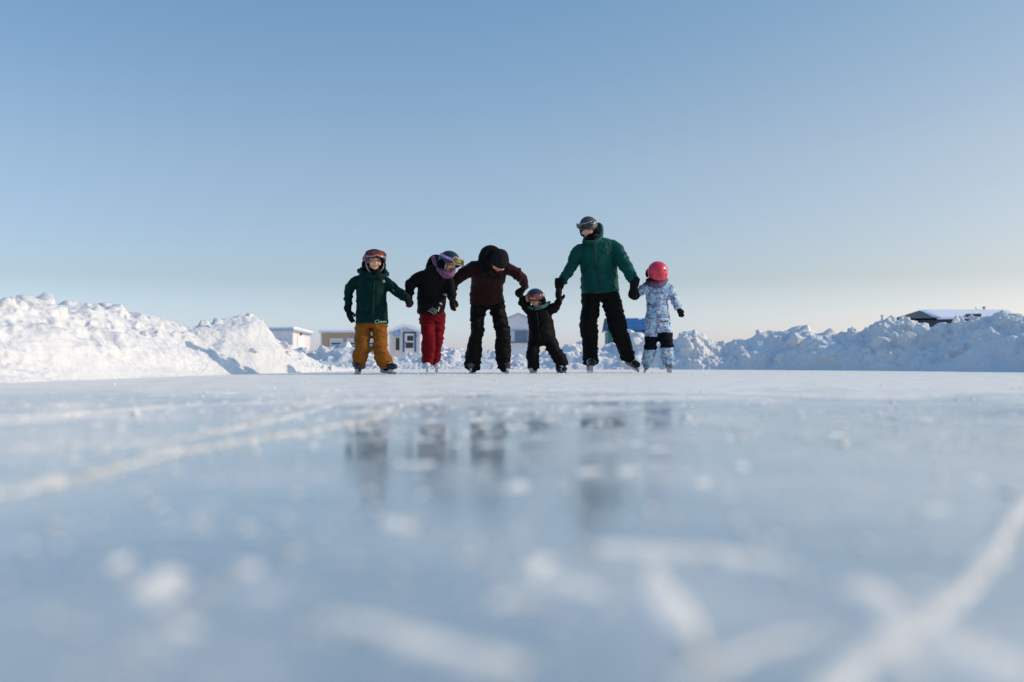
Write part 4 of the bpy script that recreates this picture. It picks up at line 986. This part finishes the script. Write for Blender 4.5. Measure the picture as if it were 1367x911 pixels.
for k in range(1500):
    D = 0.38 * (30 ** rs.rand()); x = rs.uniform(-0.62, 0.62) * D
    crumb(x, D, rs.uniform(.0008, .0020) * (0.6 + min(D, 3.0) ** 0.75) * (1 + 1.2 * rs.rand() ** 6), 0.5)
o = np_obj('loose_snow', np.concatenate(lv), np.zeros((0, 4), int), np.concatenate(lf), M['loose_snow'])
o['kind'] = 'stuff'; o['label'] = 'loose snow crumbs and skate track ridges scattered on the ice'

# ------------------------------------------------------------------ huts
def siding(name, col, axis='Z', step=0.15):
    m = mat(name, col, 0.6, var=0.06, vscale=3)
    n = m.node_tree.nodes; l = m.node_tree.links; p = n['Principled BSDF']
    tc = n.new('ShaderNodeTexCoord'); wv = n.new('ShaderNodeTexWave'); wv.bands_direction = axis; wv.wave_profile = 'SAW'; wv.inputs['Scale'].default_value = 0.314 / step
    l.new(tc.outputs['Object'], wv.inputs['Vector']); b = n.new('ShaderNodeBump'); b.inputs['Strength'].default_value = 0.6; b.inputs['Distance'].default_value = 0.03
    l.new(wv.outputs['Fac'], b.inputs['Height']); l.new(b.outputs['Normal'], p.inputs['Normal']); return m
M['wall_pale'] = siding('pale_siding', (0.74, 0.69, 0.66)); M['wall_tan'] = siding('tan_siding', (0.42, 0.30, 0.22)); M['wall_grey'] = siding('grey_vertical_siding', (0.66, 0.64, 0.63), 'X', 0.2)
M['wall_lilac'] = siding('off_white_siding', (0.74, 0.69, 0.67)); M['wall_green'] = siding('green_painted_boards', (0.03, 0.16, 0.14), 'X', 0.15); M['wall_dark'] = siding('dark_slate_boards', (0.06, 0.08, 0.09))
M['trim'] = mat('white_trim', (0.72, 0.72, 0.74), 0.5); M['blue_trim'] = mat('navy_trim', (0.012, 0.06, 0.16), 0.5); M['glass'] = mat('dark_window_glass', (0.03, 0.045, 0.05), 0.08, spec=0.6)
M['glass_brown'] = mat('brown_dark_glass', (0.035, 0.025, 0.018), 0.12, spec=0.5); M['curtain'] = mat('pale_curtain', (0.5, 0.55, 0.55), 0.8); M['sign_blue'] = mat('sky_blue_sign', (0.13, 0.32, 0.56), 0.5)
M['sign_text'] = mat('pale_sign_paint', (0.5, 0.65, 0.8), 0.5); M['blue_roof'] = mat('blue_sheet_roofing', (0.025, 0.12, 0.30), 0.5, var=0.3, vscale=4); M['roof_dark'] = mat('dark_roof_edge', (0.05, 0.065, 0.08), 0.6)
M['fascia'] = mat('blue_grey_fascia', (0.42, 0.46, 0.56), 0.6); M['pipe'] = mat('dark_stove_pipe', (0.03, 0.05, 0.06), 0.5, metal=0.4); M['pipe_grey'] = mat('galvanised_pipe', (0.3, 0.31, 0.33), 0.5, metal=0.5)
M['rust'] = mat('rust_red_boards', (0.3, 0.1, 0.07), 0.7)

class Hut:
    def __init__(s, name, px, D, rot, label, cat='hut'):
        b = W(px, HZ, D); s.root = thing(name, (b.x, b.y, -0.03), label, cat); s.M = Matrix.Translation(s.root.location) @ Matrix.Rotation(R(rot), 4, 'Z')
    def add(s, name, m, bm, parent=None, smooth=False):
        bm.transform(s.M); return bm_obj(name, bm, m, parent or s.root, smooth)
    def box(s, name, m, x0, x1, y0, y1, z0, z1, parent=None):
        bm = bmesh.new(); box(bm, x0, x1, y0, y1, z0, z1); return s.add(name, m, bm, parent)
    def prism(s, name, m, prof, y0, y1, parent=None):     # prof in (x, z)
        bm = bmesh.new(); a = [bm.verts.new((x, y0, z)) for x, z in prof]; b = [bm.verts.new((x, y1, z)) for x, z in prof]
        bm.faces.new(a); bm.faces.new(b[::-1]); n = len(prof)
        for i in range(n): bm.faces.new((a[i], a[(i + 1) % n], b[(i + 1) % n], b[i]))
        return s.add(name, m, bm, parent)
    def xprism(s, name, m, prof, x0, x1, parent=None):    # prof in (y, z)
        bm = bmesh.new(); a = [bm.verts.new((x0, y, z)) for y, z in prof]; b = [bm.verts.new((x1, y, z)) for y, z in prof]
        bm.faces.new(a); bm.faces.new(b[::-1]); n = len(prof)
        for i in range(n): bm.faces.new((a[i], a[(i + 1) % n], b[(i + 1) % n], b[i]))
        return s.add(name, m, bm, parent)
    def window(s, x0, x1, z0, z1, y, m=None, fm=None, mull=(), bars=(), fw=0.07):
        fm = fm or M['trim']
        bm = bmesh.new()
        for r in ((x0 - fw, x0, z0 - fw, z1 + fw), (x1, x1 + fw, z0 - fw, z1 + fw), (x0, x1, z1, z1 + fw), (x0, x1, z0 - fw, z0)): box(bm, r[0], r[1], y - 0.05, y - 0.003, r[2], r[3])
        for q in mull: box(bm, q - 0.02, q + 0.02, y - 0.045, y - 0.003, z0, z1)
        for q in bars: box(bm, x0, x1, y - 0.043, y - 0.003, q - 0.03, q + 0.03)
        f = s.add('window', fm, bm); s.box('pane', m or M['glass'], x0, x1, y - 0.022, y - 0.004, z0, z1, f); return f
# 1 pale hut by the bank: shed roof, turned
k = 70 / F
h = Hut('fishing_hut', 391, 70, -27, 'pale hut with long dark window and shed roof beside the sunlit snow bank')
h.xprism('wall', M['wall_pale'], [(0, 0), (1.9, 0), (1.9, 2.05), (0, 2.3)], -2.6, 0)
h.xprism('roof', M['fascia'], [(-0.2, 2.32), (2.1, 2.05), (2.1, 2.19), (-0.2, 2.46)], -2.75, 0.22)
h.xprism('roof_snow', M['roof_snow'], [(-0.2, 2.464), (2.1, 2.194), (2.0, 2.3), (-0.05, 2.56)], -2.7, 0.18)
h.window(-2.2, -0.28, 1.02, 1.4, 0)
h.box('shutter', M['trim'], -2.25, -0.25, -0.06, -0.01, 1.5, 1.62)
dr = h.box('door', M['trim'], 0.003, 0.04, 0.5, 1.25, 0.15, 1.9); h.box('handle', M['pipe'], 0.042, 0.08, 0.58, 0.64, 0.95, 1.05, dr)
h.box('porch_lamp', M['pipe'], 0.003, 0.1, 0.78, 0.9, 2.0, 2.12)
h.box('corner_trim', M['trim'], -0.1, 0.02, -0.02, -0.004, 0, 2.28)
# 2 tan hut
k = 72 / F
h = Hut('fishing_hut', 428, 72, 0, 'tan sided hut with two white framed windows and flat snowy roof')
h.box('wall', M['wall_tan'], 0, 4.1, 0, 2.4, 0, 2.22)
h.box('roof', M['trim'], -0.12, 4.25, -0.15, 2.5, 2.22, 2.36)
h.xprism('roof_snow', M['roof_snow'], [(-0.13, 2.363), (2.4, 2.363), (2.3, 2.5), (0.9, 2.56), (0.05, 2.5)], -0.08, 4.2)
for a, b in ((14.2, 28.6), (36.8, 49), (58, 70)):
    x0, x1 = a * k, b * k; f = h.window(x0, x1, 0.8, 1.72, 0, bars=(1.3,)); h.box('blind', M['curtain'], x0, x1, -0.03, -0.024, 1.48, 1.72, f)
h.box('corner_trim', M['trim'], -0.02, 0.08, -0.025, -0.003, 0, 2.2)
# 3 pale hut with the navy door and sign
k = 74 / F; c0 = 541
h = Hut('fishing_hut', c0, 74, 4, 'white hut with navy door frame, sky blue sign and rounded snowy roof')
X = lambda px: (px - c0) * k
Z = lambda py: (HZ - py) * k + CH + 0.03
h.prism('wall', M['wall_grey'], [(X(520), 0), (X(561), 0), (X(561), Z(444)), (X(541), Z(437)), (X(520), Z(444.5))], 0, 3.0)
prof_o = [(X(517), Z(445.3)), (X(517), Z(443)), (X(524), Z(438.7)), (X(532), Z(434.8)), (X(541), Z(432.8)), (X(550), Z(434.6)), (X(558), Z(438)), (X(565), Z(442.5)), (X(565), Z(445))]
prof_i = [(X(561.5), Z(443.7)), (X(541), Z(436.8)), (X(519.5), Z(444.2))]
h.prism('roof_snow', M['roof_snow'], prof_o + prof_i, -0.22, 3.2)
h.prism('roof', M['fascia'], [(X(517.4), Z(445.6)), (X(541), Z(437.6)), (X(564.6), Z(445.4)), (X(564.6), Z(444.6)), (X(541), Z(436.9)), (X(517.4), Z(444.9))], -0.26, -0.224)
sg = h.box('sign', M['sign_blue'], X(525.6), X(534), -0.06, -0.004, Z(449), Z(440.8))
for z in (442.9, 445.2, 447.3): h.box('lettering', M['sign_text'], X(526.6), X(533.2), -0.068, -0.062, Z(z + .5), Z(z - .5), sg)
h.window(X(528.2), X(533.6), Z(468), Z(451.2), 0, M['glass_brown'], M['trim'], fw=0.04)
bm = bmesh.new()
for r in ((538, 540, 470, 443.4), (553.2, 555.2, 470, 443.4), (540, 553.2, 445.4, 443.4)): box(bm, X(r[0]), X(r[1]), -0.07, -0.004, Z(r[2]), Z(r[3]))
df = h.add('door_frame', M['blue_trim'], bm)
dr = h.box('door', M['trim'], X(540.2), X(553), -0.04, -0.005, 0.1, Z(445.6))
h.box('pane', M['glass_brown'], X(543.5), X(552), -0.05, -0.042, Z(455.4), Z(448.4), dr); h.box('pane', M['glass_brown'], X(541.4), X(551.6), -0.05, -0.042, Z(465), Z(457.4), dr)
h.box('handle', M['pipe'], X(541), X(541.8), -0.09, -0.042, Z(458), Z(456.4), dr)
h.box('porch_lamp', M['pipe'], X(555.9), X(556.7), -0.12, -0.004, Z(449.6), Z(447.8))
h.box('corner_trim', M['trim'], X(559.2), X(561.4), -0.03, -0.003, 0, Z(446))
# 4 hut behind the toddler
k = 60 / F; c0 = 692
h = Hut('fishing_hut', c0, 60, 0, 'off-white gabled hut with one wide window, seen between the woman and the toddler')
Z = lambda py: (HZ - py) * k + CH + 0.03
h.prism('wall', M['wall_lilac'], [(X(667), 0), (X(717), 0), (X(717), Z(429.5)), (X(692), Z(419.5)), (X(667), Z(429.5))], 0, 3.4)
h.prism('roof', M['fascia'], [(X(664), Z(431)), (X(692), Z(419.6)), (X(720), Z(431)), (X(720), Z(429.4)), (X(692), Z(417.8)), (X(664), Z(429.4))], -0.2, 3.5)
f = h.window(X(680.5), X(709), Z(456.6), Z(441.2), 0, mat('pale_reflecting_glass', (0.12, 0.17, 0.24), 0.15, spec=0.6), M['fascia'], mull=(X(704.5),), fw=0.05)
h.box('curtain', M['curtain'], X(681), X(687), -0.034, -0.024, Z(456.4), Z(441.6), f)
h.box('sill', M['roof_dark'], X(679), X(710.5), -0.1, -0.052, Z(458), Z(457), f)
# 5 blue roof, green walls
k = 55 / F; c0 = 838
h = Hut('storage_hut', c0, 55, 0, 'green hut under a blue roof, behind the man and the girl')
Z = lambda py: (HZ - py) * k + CH + 0.03
h.box('wall', M['wall_green'], X(812), X(862), 0, 2.0, 0, Z(442.5))
bm = bmesh.new()
prof = [(-0.35, Z(441.2)), (1.0, Z(425.2)), (2.35, Z(441.2)), (2.35, Z(440)), (1.0, Z(423.9)), (-0.35, Z(440))]
h.xprism('roof', M['blue_roof'], prof, X(810.5), X(864.5))
h.xprism('gable', M['rust'], [(0.0, Z(442.4)), (1.0, Z(427)), (2.0, Z(442.4))], X(861.5), X(863))
h.xprism('barge_board', M['roof_dark'], [(-0.37, Z(442.8)), (1.0, Z(426.2)), (2.37, Z(442.8)), (2.37, Z(440.6)), (1.0, Z(424.4)), (-0.37, Z(440.6))], X(809), X(810.4))
h.xprism('roof_snow', M['roof_snow'], [(0.86, Z(425.6)), (1.0, Z(424.0)), (1.14, Z(425.6)), (1.0, Z(422.9))], X(855), X(860))
# 6 cabin behind the right-hand bank
k = 45 / F; c0 = 1230
h = Hut('cabin', c0, 45, -22, 'dark cabin roof with snow and a stove pipe rising above the shaded snow bank', 'cabin')
Z = lambda py: (HZ - py) * k + CH + 0.03
h.box('wall', M['wall_dark'], X(1204), X(1330), 0.5, 4.0, 0, Z(427))
def hip(s, name, m, pts_lo, pts_hi):
    bm = bmesh.new(); lo = [bm.verts.new(p) for p in pts_lo]; hi = [bm.verts.new(p) for p in pts_hi]
    bm.faces.new(lo[::-1]); bm.faces.new(hi); n = len(lo)
    for i in range(n): bm.faces.new((lo[i], lo[(i + 1) % n], hi[(i + 1) % n], hi[i]))
    return s.add(name, m, bm)
hip(h, 'roof', M['roof_dark'], [(X(1195), 0.0, Z(425)), (X(1340), 0.0, Z(425)), (X(1340), 4.6, Z(425)), (X(1195), 4.6, Z(425))],
    [(X(1229), 2.2, Z(411.2)), (X(1322), 2.2, Z(414)), (X(1322), 2.4, Z(414)), (X(1229), 2.4, Z(411.2))])
hip(h, 'roof_snow', M['roof_snow'], [(X(1250), -0.12, Z(427)), (X(1345), -0.12, Z(427)), (X(1338), 2.0, Z(413.2)), (X(1228), 2.0, Z(411.8))],
    [(X(1256), -0.1, Z(424.6)), (X(1345), -0.1, Z(424.2)), (X(1328), 2.1, Z(412.4)), (X(1234), 2.1, Z(410.4))])
h.box('roof_hatch', M['roof_dark'], X(1284), X(1302), -0.3, 0.9, Z(423.6), Z(420.6))
def pipe(h, name, m, x, y, z0, z1, r, cap=True, lean=0):
    bm = bmesh.new(); tube(bm, [[x, y, z0, r, r], [x + lean, y, z1, r, r]], n=3, seg=12)
    o = h.add(name, m, bm, None, False)
    if cap:
        bm = bmesh.new(); tube(bm, [[x, y, z1 + .02, r * 1.6, r * 1.6], [x, y, z1 + .08, r * 1.5, r * 1.5]], n=2, seg=12); h.add('cap', m, bm, o)
pipe(h, 'stove_pipe', M['pipe'], X(1309.5), 2.2, Z(416), Z(410.5), 0.045); pipe(h, 'antenna', M['pipe'], X(1301.5), 2.2, Z(415), Z(408.4), 0.014, False, -0.09)
# 7 low roof with pipe beside it
h = Hut('shed', c0, 45, -22, 'low snowy shed roof with a grey pipe next to the dark cabin', 'shed')
h.box('wall', M['wall_grey'], X(1178), X(1202), -0.6, 1.2, 0, Z(432)); h.box('roof', M['fascia'], X(1174), X(1203.5), -0.8, 1.4, Z(432), Z(430.4))
h.xprism('roof_snow', M['roof_snow'], [(-0.78, Z(430.3)), (1.38, Z(430.3)), (1.2, Z(428.6)), (-0.5, Z(428.6))], X(1174.5), X(1203))
pipe(h, 'stove_pipe', M['pipe_grey'], X(1180.5), 0.3, Z(430), Z(422), 0.04)
